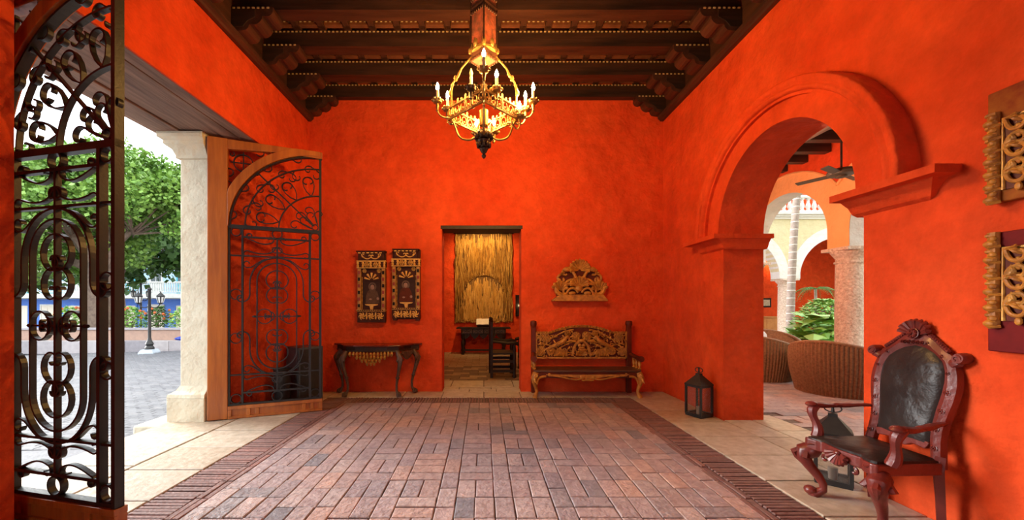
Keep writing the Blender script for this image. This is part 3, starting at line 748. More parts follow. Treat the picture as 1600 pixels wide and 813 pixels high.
# ------------------------------------------------------------ chandelier
ch = thing('chandelier', 'gilt metal candle chandelier with pierced square crown and lit bulbs', 'chandelier', (CHX, CHY, 0))
RB = 3.05; HD = .325
part('stem', MB().tube([(0, 0, 2.82), (0, 0, 3.62)], [.012, .012], 8), DARKBRONZE, ch, True)
m = MB(); m.lathe([(.004, 2.695), (.018, 2.71), (.022, 2.725), (.012, 2.74), (.03, 2.76), (.04, 2.785), (.028, 2.80), (.055, 2.83), (.062, 2.86), (.05, 2.88), (.085, 2.92), (.075, 2.945), (.03, 2.96)], 12)
fin = part('finial', m, DARKBRONZE, ch, True)
m = MB()
for k in range(10):
    a = 2*pi*k/10; m.ball((.075*cos(a), .075*sin(a), 2.90), (.02, .02, .035), 6, 4); m.ball((.055*cos(a+.3), .055*sin(a+.3), 2.82), (.016, .016, .026), 6, 4)
part('acanthus_leaves', m, DARKBRONZE, fin, True)
cor = [(HD*cos(q*pi/2), HD*sin(q*pi/2)) for q in range(4)]
for q in range(4):
    A, B = Vector((*cor[q], 0)), Vector((*cor[(q+1) % 4], 0)); L = (B-A).length; d = (B-A).normalized(); nrm = Vector((d.y, -d.x, 0))
    mp = lambda u, v, n: tuple(A + d*u + nrm*n + Vector((0, 0, RB+v)))
    m = MB()
    m.prism([(0, 0), (L, 0), (L, .014), (0, .014)], mp, -.008, .008); m.prism([(0, .106), (L, .106), (L, .120), (0, .120)], mp, -.008, .008)
    for u in (.006, L-.006, L/2): m.prism([(u-.006, 0), (u+.006, 0), (u+.006, .118), (u-.006, .118)], mp, -.007, .007)
    pn = part('pierced_panel', m, BRONZE, ch)
    m = MB()
    for k in range(6):
        u = (k+.5)*L/6
        m.ribbon(arc(u, .060, .028, .038, 0, 2*pi*11/12, 11), .007, .008, mp, True)
        for s in (-1, 1): m.ribbon(turtle((u+s*.035, .018), pi/2, [(s*pi*1.5, .018, .007)]), .006, .008, mp)
        m.prism([(u-.006, .045), (u+.006, .045), (u+.006, .057), (u-.006, .057)], mp, -.004, .006)
    part('pierced_scrolls', m, BRONZE, pn)
    m = MB()
    for k in range(9):
        u = (k+.5)*L/9; hh = .045 if k % 2 == 0 else .03
        m.prism([(u-.018, .118), (u+.018, .118), (u+.009, .118+hh*.5), (u+.014, .118+hh*.7), (u, .118+hh), (u-.014, .118+hh*.7), (u-.009, .118+hh*.5)], mp, -.003, .003)
    part('cresting', m, BRONZE, pn)
    # strap from the crown to the corner, with a leafy shoulder; lower scroll to the finial
    a = q*pi/2; pol3 = lambda r, z: (r*cos(a), r*sin(a), z)
    pr = [(.10, 3.76), (.125, 3.70), (.11, 3.64), (.15, 3.60), (.21, 3.53), (.24, 3.46), (.285, 3.40), (.305, 3.32), (.30, 3.22), (.305, 3.12)]
    m = MB().tube([pol3(r, z) for r, z in pr], [.008, .012, .012, .009, .009, .013, .009, .013, .009, .009], 6)
    for r, z in ((.125, 3.69), (.26, 3.44), (.31, 3.30)): m.ball(pol3(r, z), (.02, .02, .03), 6, 4)
    part('suspension_strap', m, BRONZE, ch, True)
    pr = bez((.30, 3.06), (.24, 2.98), (.27, 2.88), (.16, 2.87), 8) + bez((.16, 2.87), (.10, 2.865), (.08, 2.89), (.07, 2.93), 5)[1:]
    m = MB().tube([pol3(r, z) for r, z in pr], .010, 6)
    for cc, rr0, s in (((.34, 3.03), .03, 1), ((.21, 3.0), .028, -1)):
        m.tube([pol3(r, z) for r, z in turtle(cc, pi/2, [(s*pi*1.7, rr0, .01)])], .006, 5)
    part('lower_scroll', m, BRONZE, ch, True)
m = MB()
for k in range(8):
    a = 2*pi*k/8; m.ball((.105*cos(a), .105*sin(a), 3.72), (.022, .022, .045), 6, 4)
m.lathe([(.09, 3.66), (.115, 3.67), (.115, 3.69), (.09, 3.70)], 12); part('crown_ring', m, BRONZE, ch, True)
glass_cyl = MB().lathe([(.04, 3.0), (.042, 3.14)], 12); part('lamp_sleeve', glass_cyl, BRONZE, ch, True)
BL = [(0, -.43, 3.40, 1), (-.43, 0, 3.375, 1), (.455, -.02, 3.36, 1), (-.345, .09, 3.345, 1), (.395, .09, 3.345, 1), (-.11, -.25, 3.35, 0), (.11, -.25, 3.34, 1), (-.075, .28, 3.17, 1), (.105, .28, 3.18, 1), (.33, -.02, 3.19, 1)]
for (x, y, z, lit) in BL:
    zc = z-.035; small = .72 if z < 3.25 else 1
    m = MB().lathe([(.014*small, zc-.115*small), (.014*small, zc-.01)], 10, (x, y, 0)); cd = part('candle', m, CANDLE, ch, True)
    m = MB().lathe([(.006, zc-.21*small), (.014, zc-.20*small), (.009, zc-.185*small), (.016, zc-.16*small), (.012, zc-.135*small), (.04, zc-.125*small), (.048, zc-.10*small), (.044, zc-.098*small), (.015, zc-.112*small)], 12, (x, y, 0))
    for k in range(6): m.ball((x+.046*cos(k*pi/3), y+.046*sin(k*pi/3), zc-.105*small), (.014, .014, .012), 5, 4)
    part('drip_cup', m, BRONZE if lit else DARKBRONZE, cd, True)
    m = MB().lathe([(.009, zc-.01), (.0155, zc+.012), (.016, zc+.025), (.010, zc+.046), (.002, zc+.064)], 10, (x, y, 0)); part('bulb', m, BULB if lit else BULBOFF, cd, True)
    ln_ = hypot(x, y); rr1 = HD*.72 if ln_ > .3 else HD*.6
    p0 = (x/ln_*rr1, y/ln_*rr1); zz = zc-.19*small
    m = MB().tube(bez((p0[0], p0[1], RB+.05), (lerp(p0[0], x, .5), lerp(p0[1], y, .5), zz-.10), (x*1.02, y*1.02, zz-.08), (x, y, zz+.02), 10), .008, 6)
    part('candle_arm', m, BRONZE, cd, True)
    if lit:
        ld = bpy.data.lights.new('candle_bulb_light', 'POINT'); ld.energy = 15.5; ld.color = (1, .52, .13); ld.shadow_soft_size = .018
        lo = bpy.data.objects.new('candle_bulb_light', ld); C.objects.link(lo); lo.parent = ch; lo.location = (x, y, z+.055)

# ------------------------------------------------------------ carving helpers (pattern plane x-z, relief towards -y)
def shell(mb, cx, cz, r, y, a0=radians(10), a1=radians(170), n=9, th=.02, mp=None):
    for k in range(n):
        a = lerp(a0, a1, (k+.5)/n); L = r*(1 if 0 < k < n-1 else .9); wd = r*(a1-a0)/n*.62
        pts = [(cx + cos(a)*r*.12, y, cz + sin(a)*r*.12), (cx + cos(a)*L*.6, y-th*.7, cz + sin(a)*L*.6), (cx + cos(a)*L*.9, y-th, cz + sin(a)*L*.9), (cx + cos(a)*L, y-th*.5, cz + sin(a)*L)]
        mb.tube(pts, [r*.03, wd*.55, wd*.9, wd*.45], 6)
def rosette(mb, cx, cz, r, y, n=8, th=.016):
    mb.ball((cx, y-th, cz), (r*.3, th, r*.3), 8, 4)
    for k in range(n):
        a = 2*pi*k/n; mb.ball((cx+cos(a)*r*.66, y-th*.5, cz+sin(a)*r*.66), (r*.30, th*.8, r*.30), 6, 4)
    mb.tube([(cx+r*cos(2*pi*k/16), y-th*.2, cz+r*sin(2*pi*k/16)) for k in range(17)], r*.09, 5, False)
def grapes(mb, cx, cz, r, y, th=.016):
    d = r*.34
    for i in range(-4, 5):
        for j in range(-4, 5):
            x = (i+(j % 2)*.5)*d; z = j*d*.87
            if hypot(x, z) < r*.92: mb.ball((cx+x, y-th*(1-.6*hypot(x, z)/r), cz+z), d*.52, 5, 4)
def leaf3(mb, p, ang, L, wd, y, th=.014):
    pts = []; rs = []
    for k in range(6):
        t = k/5; a = ang + .5*(t-.2)
        pts.append((p[0]+cos(a)*L*t, y-th*sin(pi*t), p[1]+sin(a)*L*t)); rs.append(max(.002, wd*sin(pi*(.12+.86*t))))
    mb.tube(pts, rs, 6, True, .55)
def vol(mb, p, h, segs, r, y, k=6): tube2(mb, turtle(p, h, segs), r, y, k)

# ------------------------------------------------------------ retablo icon frames
ICON1 = M('dark_icon_panel', (.055, .024, .016), .45, 0, (.032, .014, .010), 8, bump=.2, spec=.15)
ROBE1 = M('icon_robe_grey', (.15, .085, .055), .6, 0, (.08, .042, .028), 20, spec=.1); ROBE2 = M('icon_robe_red', (.14, .030, .016), .6, 0, (.08, .022, .012), 20, spec=.1)
SKIN = M('icon_flesh_tone', (.36, .20, .13), .5, 0, (.24, .12, .08), 20); HALO = M('icon_halo', (.14, .075, .035), .5)
FRM = M('dark_maroon_frame', (.080, .022, .012), .5, 0, (.04, .012, .008), 10, spec=.15); BLK = M('black_paint', (.014, .010, .008), .5, spec=.15); REDP = M('red_paint', (.34, .035, .02), .4)
def retablo(label, loc, w0, feet, robe, side):
    t = thing('icon_frame', label, 'icon', loc, 0, 'gilded icons over the console table'); h = .215
    part('back_board', MB().box(-h, h, -.045, 0, .02, 1.10), FRM, t, bev=.004)
    m = MB(); m.box(-w0, w0, -.12, 0, 1.085, 1.105); m.box(-w0+.015, w0-.015, -.105, 0, 1.06, 1.085); co = part('cornice', m, FRM, t, bev=.004)
    m = MB()
    for k in range(6): m.box(-w0+.03+k*(2*w0-.06)/6, -w0+.03+(k+.6)*(2*w0-.06)/6, -.109, -.10, 1.062, 1.08)
    for s in (-1, 1):
        m.tube([(a*s, -.085, b) for a, b in scroll((.01, 1.00), (.06, .96), (.11, .99), (.14, 1.03), (.025, -pi*1.4), (.022, pi*1.5))], .011, 6)
        leaf3(m, (s*.10, .985), pi/2-s*.7, .06, .012, -.085)
    part('cornice_carving', m, GILTB, co, True)
    part('frieze_board', MB().box(-w0+.03, w0-.03, -.09, 0, .955, 1.06), FRM, t, bev=.003)
    m = MB(); m.box(-.225, .225, -.10, 0, .935, .955); m.box(-.225, .225, -.10, 0, .835, .85); fz = part('gilt_moulding', m, GILTB, t, bev=.004)
    m = MB(); m.box(-.222, .222, -.085, 0, .85, .935); part('rosette_frieze', m, FRM, t)
    m = MB()
    for x in (-.065, .07): rosette(m, x, .892, .036, -.088, 6)
    for x in (-.125, -.005, .13, -.205, .205): m.lathe([(.014, .852), (.022, .87), (.013, .89), (.022, .915), (.014, .934)], 8, (x, -.09, 0))
    part('frieze_carving', m, GILTB, fz, True)
    for s in (-1, 1):
        x0, x1 = (s*.16, s*.212) if s > 0 else (-.212, -.16)
        pl = part('pilaster', MB().box(x0, x1, -.085, 0, .195, .835), GILT, t, bev=.003)
        for k in range(6):
            z = .235+k*.102; part('painted_block', MB().box((x0+x1)/2-.016, (x0+x1)/2+.016, -.094, -.08, z, z+.05), BLK if k % 2 == (s > 0) else REDP, pl, bev=.003)
        m = MB()
        for k in range(26): m.ball((s*.148, -.05, .21+k*.0195), .0075, 5, 4)
        part('bead_strip', m, GILTB, t)
    m = MB(); m.prism([(-.13, .64)] + [(a, b) for a, b in arc(0, .655, .125, .13, pi, 0, 14)] + [(.13, .64)], XZ, -.052, -.045); part('arch_field', m, FRM, t)
    m = MB()
    for k in range(5):
        a = radians(18+36*k); m.tube([(cos(a)*.03, -.056, .655+sin(a)*.03), (cos(a)*.07, -.066, .655+sin(a)*.07), (cos(a)*.112, -.058, .655+sin(a)*.112)], [.006, .013, .018], 6)
    for s in (-1, 1): rosette(m, s*.112, .80, .030, -.05, 6)
    part('fan_carving', m, GILTB, t, True)
    pc = part('picture_panel', MB().box(-.135, .135, -.052, -.045, .29, .645), ICON1, t)
    fx = .01*side
    part('painted_halo', MB().prism(arc(fx, .555, .062, .066, 0, 2*pi*19/20, 19), XZ, -.0535, -.052), HALO, pc)
    part('painted_robe', MB().prism([(fx-.105, .295), (fx-.10, .40), (fx-.075, .48), (fx-.035, .51), (fx+.035, .51), (fx+.075, .48), (fx+.10, .40), (fx+.11, .295)], XZ, -.0545, -.052), robe, pc)
    part('painted_face', MB().prism(arc(fx, .55, .030, .042, 0, 2*pi*15/16, 15), XZ, -.0555, -.052), SKIN, pc)
    part('painted_hair', MB().prism([(fx-.036, .535), (fx-.042, .57), (fx-.02, .60), (fx+.02, .60), (fx+.042, .57), (fx+.036, .535), (fx+.028, .575), (fx, .588), (fx-.028, .575)], XZ, -.0562, -.052), ICON1, pc)
    part('painted_hand', MB().prism(arc(fx-.03, .36, .022, .014, 0, 2*pi*11/12, 11), XZ, -.0555, -.052), SKIN, pc)
    part('painted_hand', MB().prism(arc(fx+.085, .37, .02, .022, 0, 2*pi*11/12, 11), XZ, -.0555, -.052), SKIN, pc)
    m = MB(); m.prism([(-.10, .285), (.10, .285), (.09, .265), (.03, .255), (.018, .20), (-.018, .20), (-.03, .255), (-.09, .265)], XZ, -.07, -.045); part('bracket', m, GILTB, t, bev=.003)
    m = MB(); m.box(-w0, w0, -.11, 0, .178, .197); m.box(-.215, .215, -.10, 0, .165, .178); sh = part('shelf_moulding', m, GILT, t, bev=.003)
    m = MB()
    for k in range(12): m.box(-.20+k*.034, -.183+k*.034, -.113, -.108, .181, .194)
    part('dentil_row', m, BLK, sh)
    part('predella', MB().box(-.215, .215, -.085, 0, .035 if feet else 0, .166), FRM, t, bev=.004)
    m = MB()
    for x in (-.14, 0, .14):
        for k in range(6):
            a = 2*pi*k/6; m.tube([(x+cos(a+q*.35)*.0125*(q+.6), -.09-.004*sin(q), .10+sin(a+q*.35)*.0125*(q+.6)) for q in range(5)], [.006, .010, .011, .010, .004], 5)
    for x in (-.07, .07): m.lathe([(.01, .05), (.014, .075), (.009, .10), (.014, .125), (.01, .155)], 8, (x, -.088, 0))
    part('predella_carving', m, GILTB, t, True)
    if feet:
        for s in (-1, 1): part('foot', MB().box(s*.175-.03, s*.175+.03, -.075, 0, -.0, .036), FRM, t, bev=.003)
    return t
retablo('gilded icon frame with grey-robed figure, hung above the end of the console near the gate', (-1.735, 5.996, 1.08), .225, False, ROBE1, 1)
r2 = retablo('gilded icon frame on two small feet with red-robed figure, hung nearer the doorway', (-1.20, 5.996, 1.11), .205, True, ROBE2, -1)

# ------------------------------------------------------------ carved gilded shell crest on the wall
ct = thing('wall_crest', 'gilded carved wooden crest with scallop shells hung over the bench', 'wall carving', (1.485, 5.995, 1.41))
part('base_ledge', MB().prism([(-.435, 0), (.42, 0), (.42, .02), (.35, .10), (-.31, .10), (-.435, .02)], XZ, -.11, 0), CARVED, ct, bev=.006)
part('ground_board', MB().prism([(-.36, .09), (.36, .09), (.38, .25), (.26, .45), (.10, .50), (0, .56), (-.10, .50), (-.26, .45), (-.38, .25)], XZ, -.022, 0), BENCHRED, ct)
m = MB(); shell(m, .0, .475, .175, -.035, radians(-10), radians(190), 11, .03); part('top_shell', m, CARVED, ct, True)
m = MB(); shell(m, -.01, .22, .165, -.045, radians(5), radians(175), 9, .03); m.ball((-.01, -.06, .20), (.06, .03, .05), 8, 5); part('centre_shell', m, CARVED, ct, True)
for s in (-1, 1):
    m = MB()
    m.tube([(s*a, -.055, b) for a, b in bez((.12, .46), (.03, .38), (.06, .26), (.22, .26), 10)], [.016]+[.024]*9+[.016], 8)
    m.tube([(s*a, -.045, b) for a, b in bez((.10, .34), (.20, .32), (.26, .27), (.25, .13), 10)], [.016]+[.022]*9+[.018], 8)
    part('strap_scroll', m, CARVED, ct, True)
    m = MB(); shell(m, s*.31, .16, .15, -.035, radians(20) if s > 0 else radians(10), radians(170) if s > 0 else radians(160), 7, .025); part('side_shell', m, CARVED, ct, True)
    m = MB(); vol(m, (s*.12, .44), pi/2, [(-s*pi*.9, .075, .07), (-s*pi*.9, .05, .03)], .02, -.04)
    for k in range(5): leaf3(m, (s*(.17+.02*k), .47-.01*k), pi/2 - s*(.2+.3*k), .07, .016, -.05)
    m.ball((s*.20, -.05, .49), (.06, .03, .035), 8, 5); part('curling_leaf', m, CARVED, ct, True)
    m = MB(); vol(m, (s*.27, .42), 0 if s > 0 else pi, [(-s*pi*1.0, .07, .055), (-s*pi*.9, .04, .02)], .018, -.035); leaf3(m, (s*.30, .26), pi/2-s*.1, .13, .03, -.03); part('side_volute', m, CARVED, ct, True)
    m = MB(); m.tube([(s*a, -.06, b) for a, b in bez((.03, .13), (.06, .22), (.18, .24), (.21, .10), 10)], .018, 8)
    m.ball((s*.12, -.05, .125), (.06, .025, .03), 8, 5); part('lower_scroll', m, CARVED, ct, True)
    m = MB(); m.tube([(s*a, -.06, b) for a, b in bez((.38, .22), (.37, .10), (.27, .08), (.20, .12), 8)], [.02, .03, .035, .035, .035, .03, .03, .025, .02], 8); part('shell_rim', m, CARVED, ct, True)

# ------------------------------------------------------------ carved bench
bn = thing('carved_bench', 'red-brown wooden bench with golden carved openwork back against the back wall', 'bench', (1.50, 5.90, 0))
W = .735; SD = -.36
part('seat', MB().box(-.775, .775, SD, .0, .375, .41), BENCHSEAT, bn, bev=.008)
part('seat_rail', MB().box(-.765, .765, SD+.01, SD+.035, .29, .375), BENCHRED, bn, bev=.004)
for s in (-1, 1): part('side_rail', MB().box(s*.755-.02, s*.755+.02, SD+.03, .0, .29, .375), BENCHRED, bn)
for s in (-1, 1):
    po = part('back_post', MB().box(s*W-.035, s*W+.035, -.01, .06, 0, 1.02), BENCHRED, bn, bev=.006)
    part('post_head', MB().lathe([(.035, 1.0), (.04, 1.02), (.052, 1.05), (.05, 1.09), (.042, 1.105), (.01, 1.11)], 12, (s*W, .02, 0)), BENCHRED, po, True)
    ar = part('arm_rest', MB().tube([(s*(W+.01), -.01, .60), (s*(W+.03), -.15, .575), (s*(W+.04), -.27, .56), (s*(W+.04), -.36, .565)], [.03, .032, .038, .045], 10), BENCHRED, bn, True)
    for k in range(3):
        part('arm_spindle', MB().lathe([(.02, .41), (.026, .425), (.014, .44), (.022, .47), (.026, .49), (.018, .52), (.026, .535), (.018, .555)], 10, (s*(W+.03), -.10-.11*k, 0)), CARVED, ar, True)
    # cabriole front leg
    pr = [(0, .37, .042), (.012, .33, .05), (.03, .29, .046), (.026, .23, .034), (.0, .15, .024), (-.012, .09, .022), (0, .05, .026), (.014, .025, .036), (.02, .0, .03)]
    lg = part('front_leg', MB().tube([(s*(.745+dx), SD+.03-dx*.6, z) for dx, z, r in pr], [r for _, _, r in pr], 10), CARVED, bn, True)
    m = MB(); vol(m, (s*.775, .32), pi/2, [(s*pi*1.5, .028, .01)], .008, SD-.02); leaf3(m, (s*.775, .31), -pi/2, .10, .014, SD-.02)
    part('leg_carving', m, GILTB, lg, True)
    part('knee_bracket', MB().tube([(s*a, SD+.01, b) for a, b in bez((.735, .20), (.72, .30), (.68, .315), (.60, .315), 8)], .016, 6), CARVED, bn, True)
m = MB()
for s in (-1, 1):
    tube2(m, [(s*a, b) for a, b in scroll((.09, .285), (.20, .235), (.32, .32), (.55, .325), (.022, -pi*1.5), (.018, pi*1.5))], .011, SD+.005)
    tube2(m, [(s*a, b) for a, b in bez((0, .262), (.05, .262), (.05, .25), (.085, .262), 6)], .012, SD+.005)
    m.ball((s*.08, SD, .30), (.035, .012, .02), 8, 4)
    m.prism([(s*.6, .335), (s*.3, .315), (s*.1, .285), (s*.0, .272), (s*.0, .34), (s*.6, .345)], XZ, SD+.004, SD+.02)
part('apron_carving', m, CARVED, bn, True)
# openwork back: frame outline, vines, bunches, flowers, birds
def top_z(x): return .93 + .10*max(0, 1-(abs(x)/.48)**2)
bk = part('back_frame', MB().tube([(x, .02, top_z(x)-.012) for x in [-.70+1.4*i/30 for i in range(31)]], .015, 6).box(-.70, .70, .005, .035, .525, .55).box(-.705, -.68, .005, .035, .525, .93).box(.68, .705, .005, .035, .525, .93), CARVED, bn)
part('back_ground', MB().prism([(-.69, .53), (.69, .53)] + [(x, top_z(x)-.02) for x in [.69-1.38*i/24 for i in range(25)]], XZ, .026, .034), BENCHRED, bn)
rb = random.Random(5)
m = MB()
for k in range(29):
    x = -.68+1.36*k/28; shell(m, x, top_z(x)-.02, .034, .015, n=4, th=.012)
part('edge_leafwork', m, CARVED, bn, True)
for s in (-1, 1):
    m = MB()
    for pth in (bez((.66, .74), (.45, .80), (.35, .95), (.12, .97)), bez((.60, .75), (.35, .72), (.30, .62), (.10, .60)), bez((.67, .58), (.5, .70), (.25, .86), (.05, .88)), bez((.42, .56), (.40, .68), (.28, .72), (.15, .78))):
        tube2(m, [(s*a, b) for a, b in pth], .012, .012)
    part('vine', m, CARVED, bn, True)
    for (x, z, r) in ((.57, .855, .078), (.625, .64, .075)):
        m = MB(); grapes(m, s*x, z, r, .012, .022); part('grape_bunch', m, CARVED, bn, True)
    for (x, z, r) in ((.08, .87, .065), (.47, .645, .062), (.21, .915, .045)):
        m = MB(); rosette(m, s*x, z, r, .012, 8, .022); rosette(m, s*x, z, r*.5, -.002, 6, .015); part('flower', m, CARVED, bn, True)
    m = MB(); m.tube([(s*a, -.002, b) for a, b in bez((.24, .86), (.26, .78), (.34, .76), (.46, .70), 8)], [.02, .03, .034, .038, .036, .03, .024, .016, .008], 8)
    m.ball((s*.225, -.005, .855), (.032, .022, .028), 8, 5); m.tube([(s*.20, -.005, .855), (s*.17, -.005, .845)], [.012, .003], 5)
    for k in range(6): m.tube([(s*(.31+.022*k), -.02, .80-.015*k), (s*(.36+.03*k), -.012, .71-.006*k)], [.011, .006], 5)
    part('carved_bird', m, CARVED, bn, True)
    m = MB()
    for k in range(9): m.tube([(s*(.22+.024*k), .0, .56), (s*(.225+.02*k), -.012, .62+.015*sin(k)), (s*(.23+.018*k), 0, .67)], [.006, .012, .004], 5)
    part('palmette', m, CARVED, bn, True)
    m = MB()
    for k in range(95):
        x_ = rb.uniform(.04, .66); leaf3(m, (s*x_, rb.uniform(.57, top_z(x_)-.05)), rb.uniform(0, 2*pi), rb.uniform(.045, .08), rb.uniform(.010, .016), .014)
    part('leafwork', m, CARVED, bn, True)
m = MB(); shell(m, 0, .56, .10, .01, n=9, th=.02); part('centre_shell', m, CARVED, bn, True)
m = MB()
for s in (-1, 1):
    tube2(m, [(s*a, b) for a, b in bez((.14, .57), (.12, .70), (.09, .78), (.0, .80), 8)], .022, .005); m.ball((s*.03, -.015, .73), (.03, .02, .03), 8, 5)
    m.tube([(s*.09, .0, .79), (s*.17, -.01, .80), (s*.25, .0, .77)], [.018, .022, .006], 6)
m.ball((0, -.012, .69), (.05, .02, .02), 8, 5); m.tube([(-.055, -.012, .665), (0, -.022, .655), (.055, -.012, .665)], .014, 6); m.ball((0, -.005, .80), (.05, .025, .03), 8, 5)
part('carved_mask', m, CARVED, bn, True)

# ------------------------------------------------------------ console table
cs = thing('console_table', 'dark half-round console table on cabriole legs under the two icons', 'console table', (-1.64, 5.985, 0))
def demi(a, b, n=28): return [(a*cos(pi*i/n), -b*sin(pi*i/n)**.8 if 0 < i < n else 0) for i in range(n+1)]
pts = [(-.68, 0), (.68, 0), (.68, -.03), (.56, -.09), (.47, -.22), (.42, -.36), (.25, -.42), (0, -.44), (-.25, -.42), (-.42, -.36), (-.47, -.22), (-.56, -.09), (-.68, -.03)]
part('table_top', MB().prism(pts, XY, .735, .76), CONSTOP, cs, bev=.008)
pin = [(a*.93, b*.94-.003) for a, b in pts]
part('frieze', MB().prism(pin, XY, .665, .735), CONSOLE, cs, bev=.004)
part('frieze_bead', MB().tube([(a*1.0, b*1.0, .668) for a, b in pin[2:]], .012, 6), CONSOLE, cs, True)
def cab_leg(x, y, ox, oy, h, nm, mat, parent, carve=None, sc_=1.0):
    pr = [(0.0, 1.0, .030), (.02, .93, .042), (.055, .86, .044), (.06, .76, .034), (.035, .60, .026), (.0, .42, .022), (-.022, .26, .018), (-.022, .15, .018), (.0, .08, .022), (.018, .035, .030), (.018, 0.005, .024)]
    o = part(nm, MB().tube([(x+ox*d*sc_, y+oy*d*sc_, h*z) for d, z, r in pr], [r*sc_ for _, _, r in pr], 10), mat, parent, True)
    m = MB(); fx, fy = x+ox*.03*sc_, y+oy*.03*sc_; m.ball((fx, fy, .026*sc_), (.030*sc_, .030*sc_, .024*sc_), 10, 6)
    for k in ((-1, 0, 1) if sc_ < 1.1 else ()):
        a = atan2(oy, ox)+k*.7; m.tube([(x+ox*.01, y+oy*.01, .075*sc_), (fx+cos(a)*.026*sc_, fy+sin(a)*.026*sc_, .05*sc_), (fx+cos(a)*.034*sc_, fy+sin(a)*.034*sc_, .012*sc_)], [.010*sc_, .012*sc_, .006*sc_], 6)
    part('claw_foot', m, mat, o, True)
    if sc_ < 1.1: m = MB(); m.lathe([(.026*sc_, h*.40), (.032*sc_, h*.41), (.032*sc_, h*.425), (.024*sc_, h*.435)], 10, (x, y, 0)); part('collar', m, mat, o, True)
    m = MB()
    for s in (-1, 1):
        px, py = -oy*s, ox*s
        m.tube([(x+ox*.05*sc_+px*.03*sc_, y+oy*.05*sc_+py*.03*sc_, h*.88), (x+ox*.055*sc_+px*.045*sc_, y+oy*.055*sc_+py*.045*sc_, h*.80), (x+ox*.05*sc_+px*.028*sc_, y+oy*.05*sc_+py*.028*sc_, h*.76)], [.016*sc_, .018*sc_, .008*sc_], 6)
    m.tube([(x+ox*.065*sc_, y+oy*.065*sc_, h*.93), (x+ox*.10*sc_, y+oy*.10*sc_, h*.83), (x+ox*.088*sc_, y+oy*.088*sc_, h*.74), (x+ox*.06*sc_, y+oy*.06*sc_, h*.60)], [.012*sc_, .017*sc_, .013*sc_, .004*sc_], 6)
    part('knee_carving', m, carve or mat, o, True)
    return o
cab_leg(-.375, -.355, -.75, -.65, .67, 'leg', CONSLEG, cs); cab_leg(.375, -.355, .75, -.65, .67, 'leg', CONSLEG, cs)
cab_leg(-.555, -.075, -1, -.1, .67, 'leg', CONSLEG, cs); cab_leg(.555, -.075, 1, -.1, .67, 'leg', CONSLEG, cs)
m = MB()
for row, n in ((0, 13), (1, 9), (2, 6), (3, 3)):
    for k in range(n):
        x = (k-(n-1)/2)*.05; z = .655-row*.045
        m.tube([(x, -.405+.012*row, z+.01), (x*1.02, -.425, z-.025), (x*1.02, -.415, z-.052)], [.012, .020, .010], 6)
part('apron_carving', m, GILT, cs, True)
for s in (-1, 1):
    m = MB()
    for k in range(10):
        t = k/9; x = s*lerp(.43, .54, t); y = lerp(-.27, -.13, t); dz = .13*sin(pi*(.15+.7*t))
        m.tube([(x, y, .66), (x, y-.01, .66-dz*.6), (x, y, .66-dz)], [.012, .02, .008], 6)
    part('side_apron_carving', m, CONSLEG, cs, True)

# ------------------------------------------------------------ armchair
ac = thing('carved_armchair', 'maroon carved wooden armchair with worn black leather seat and back by the wall', 'armchair', (2.30, 2.465, 0), -pi/2)
# local: x = along the wall (towards the photographer), -y = front, z = up
HW = .245
def seat_outline(hw, f0, r0):
    fr = [(-hw, -.0), (-hw*1.02, -.03), (-hw*.9, -.045), (-hw*.66, -.03), (-hw*.55, -.012), (-hw*.3, -.02), (0, -.028), (hw*.3, -.02), (hw*.55, -.012), (hw*.66, -.03), (hw*.9, -.045), (hw*1.02, -.03), (hw, -.0)]
    return fr + [(hw*.93, r0), (-hw*.93, r0)]
so = seat_outline(HW, 0, .385)
part('seat_rail', MB().prism(so, XY, .335, .405), MAHOG, ac, bev=.008)
m = MB(); ring0 = [(a*.95, .385*.5+(b-.385*.5)*.95) for a, b in so]; k = len(so); cx0, cy0 = 0, .19
for f, z in ((1.0, .402), (.99, .416), (.9, .426), (.6, .434), (.3, .437)):
    m.v += [(a*f, cy0+(b-cy0)*f, z + .004*sin(7*a+5*b)) for a, b in ring0]
for i in range(4):
    for j in range(k): m.f.append((i*k+j, i*k+(j+1) % k, (i+1)*k+(j+1) % k, (i+1)*k+j))
m.f.append(tuple(range(4*k, 5*k)))
part('leather_seat', m, LEATHER, ac, True)
m = MB(); shell(m, 0, .39, .085, -.02, radians(190), radians(350), 8, .022); m.ball((0, -.035, .385), (.02, .015, .015), 8, 5)
part('apron_shell', m, MAHOG, ac, True)
m = MB()
for s in (-1, 1):
    vol(m, (s*.10, .33), 0 if s > 0 else pi, [(-s*pi*1.4, .022, .01)], .009, -.018); leaf3(m, (s*.17, .375), 0 if s > 0 else pi, .06, .012, -.03)
part('apron_carving', m, MAHOG, ac, True)
for s in (-1, 1):
    cab_leg(s*(HW-.03), .03, s*.55, -.83, .345, 'front_leg', MAHOG, ac, None, 1.32)
    part('rear_leg', MB().tube([(s*.205, .395, 0), (s*.205, .385, .2), (s*.205, .375, .36), (s*.205, .385, .44)], [.026, .028, .032, .03], 4), MAHOG, ac)
# arms
for s in (-1, 1):
    pa = bez((s*.215, .40, .635), (s*.245, .28, .64), (s*.275, .20, .60), (s*.285, .06, .625), 10)
    ar = part('arm_rest', MB().tube(pa, [.018, .02, .022, .025, .028, .026, .022, .024, .030, .034, .026], 8, True, .62), MAHOG, ac, True)
    part('arm_knob', MB().ball((s*.287, .05, .625), (.036, .042, .022), 10, 6), MAHOG, ar, True); part('arm_boss', MB().ball((s*.262, .22, .625), (.026, .04, .014), 8, 5), MAHOG, ar, True)
    pp = bez((s*.285, .08, .62), (s*.285, -.01, .56), (s*.26, .11, .50), (s*.248, .05, .40), 10)
    part('arm_support', MB().tube(pp, [.028, .032, .031, .028, .025, .023, .024, .027, .031, .034, .034], 8), MAHOG, ac, True)
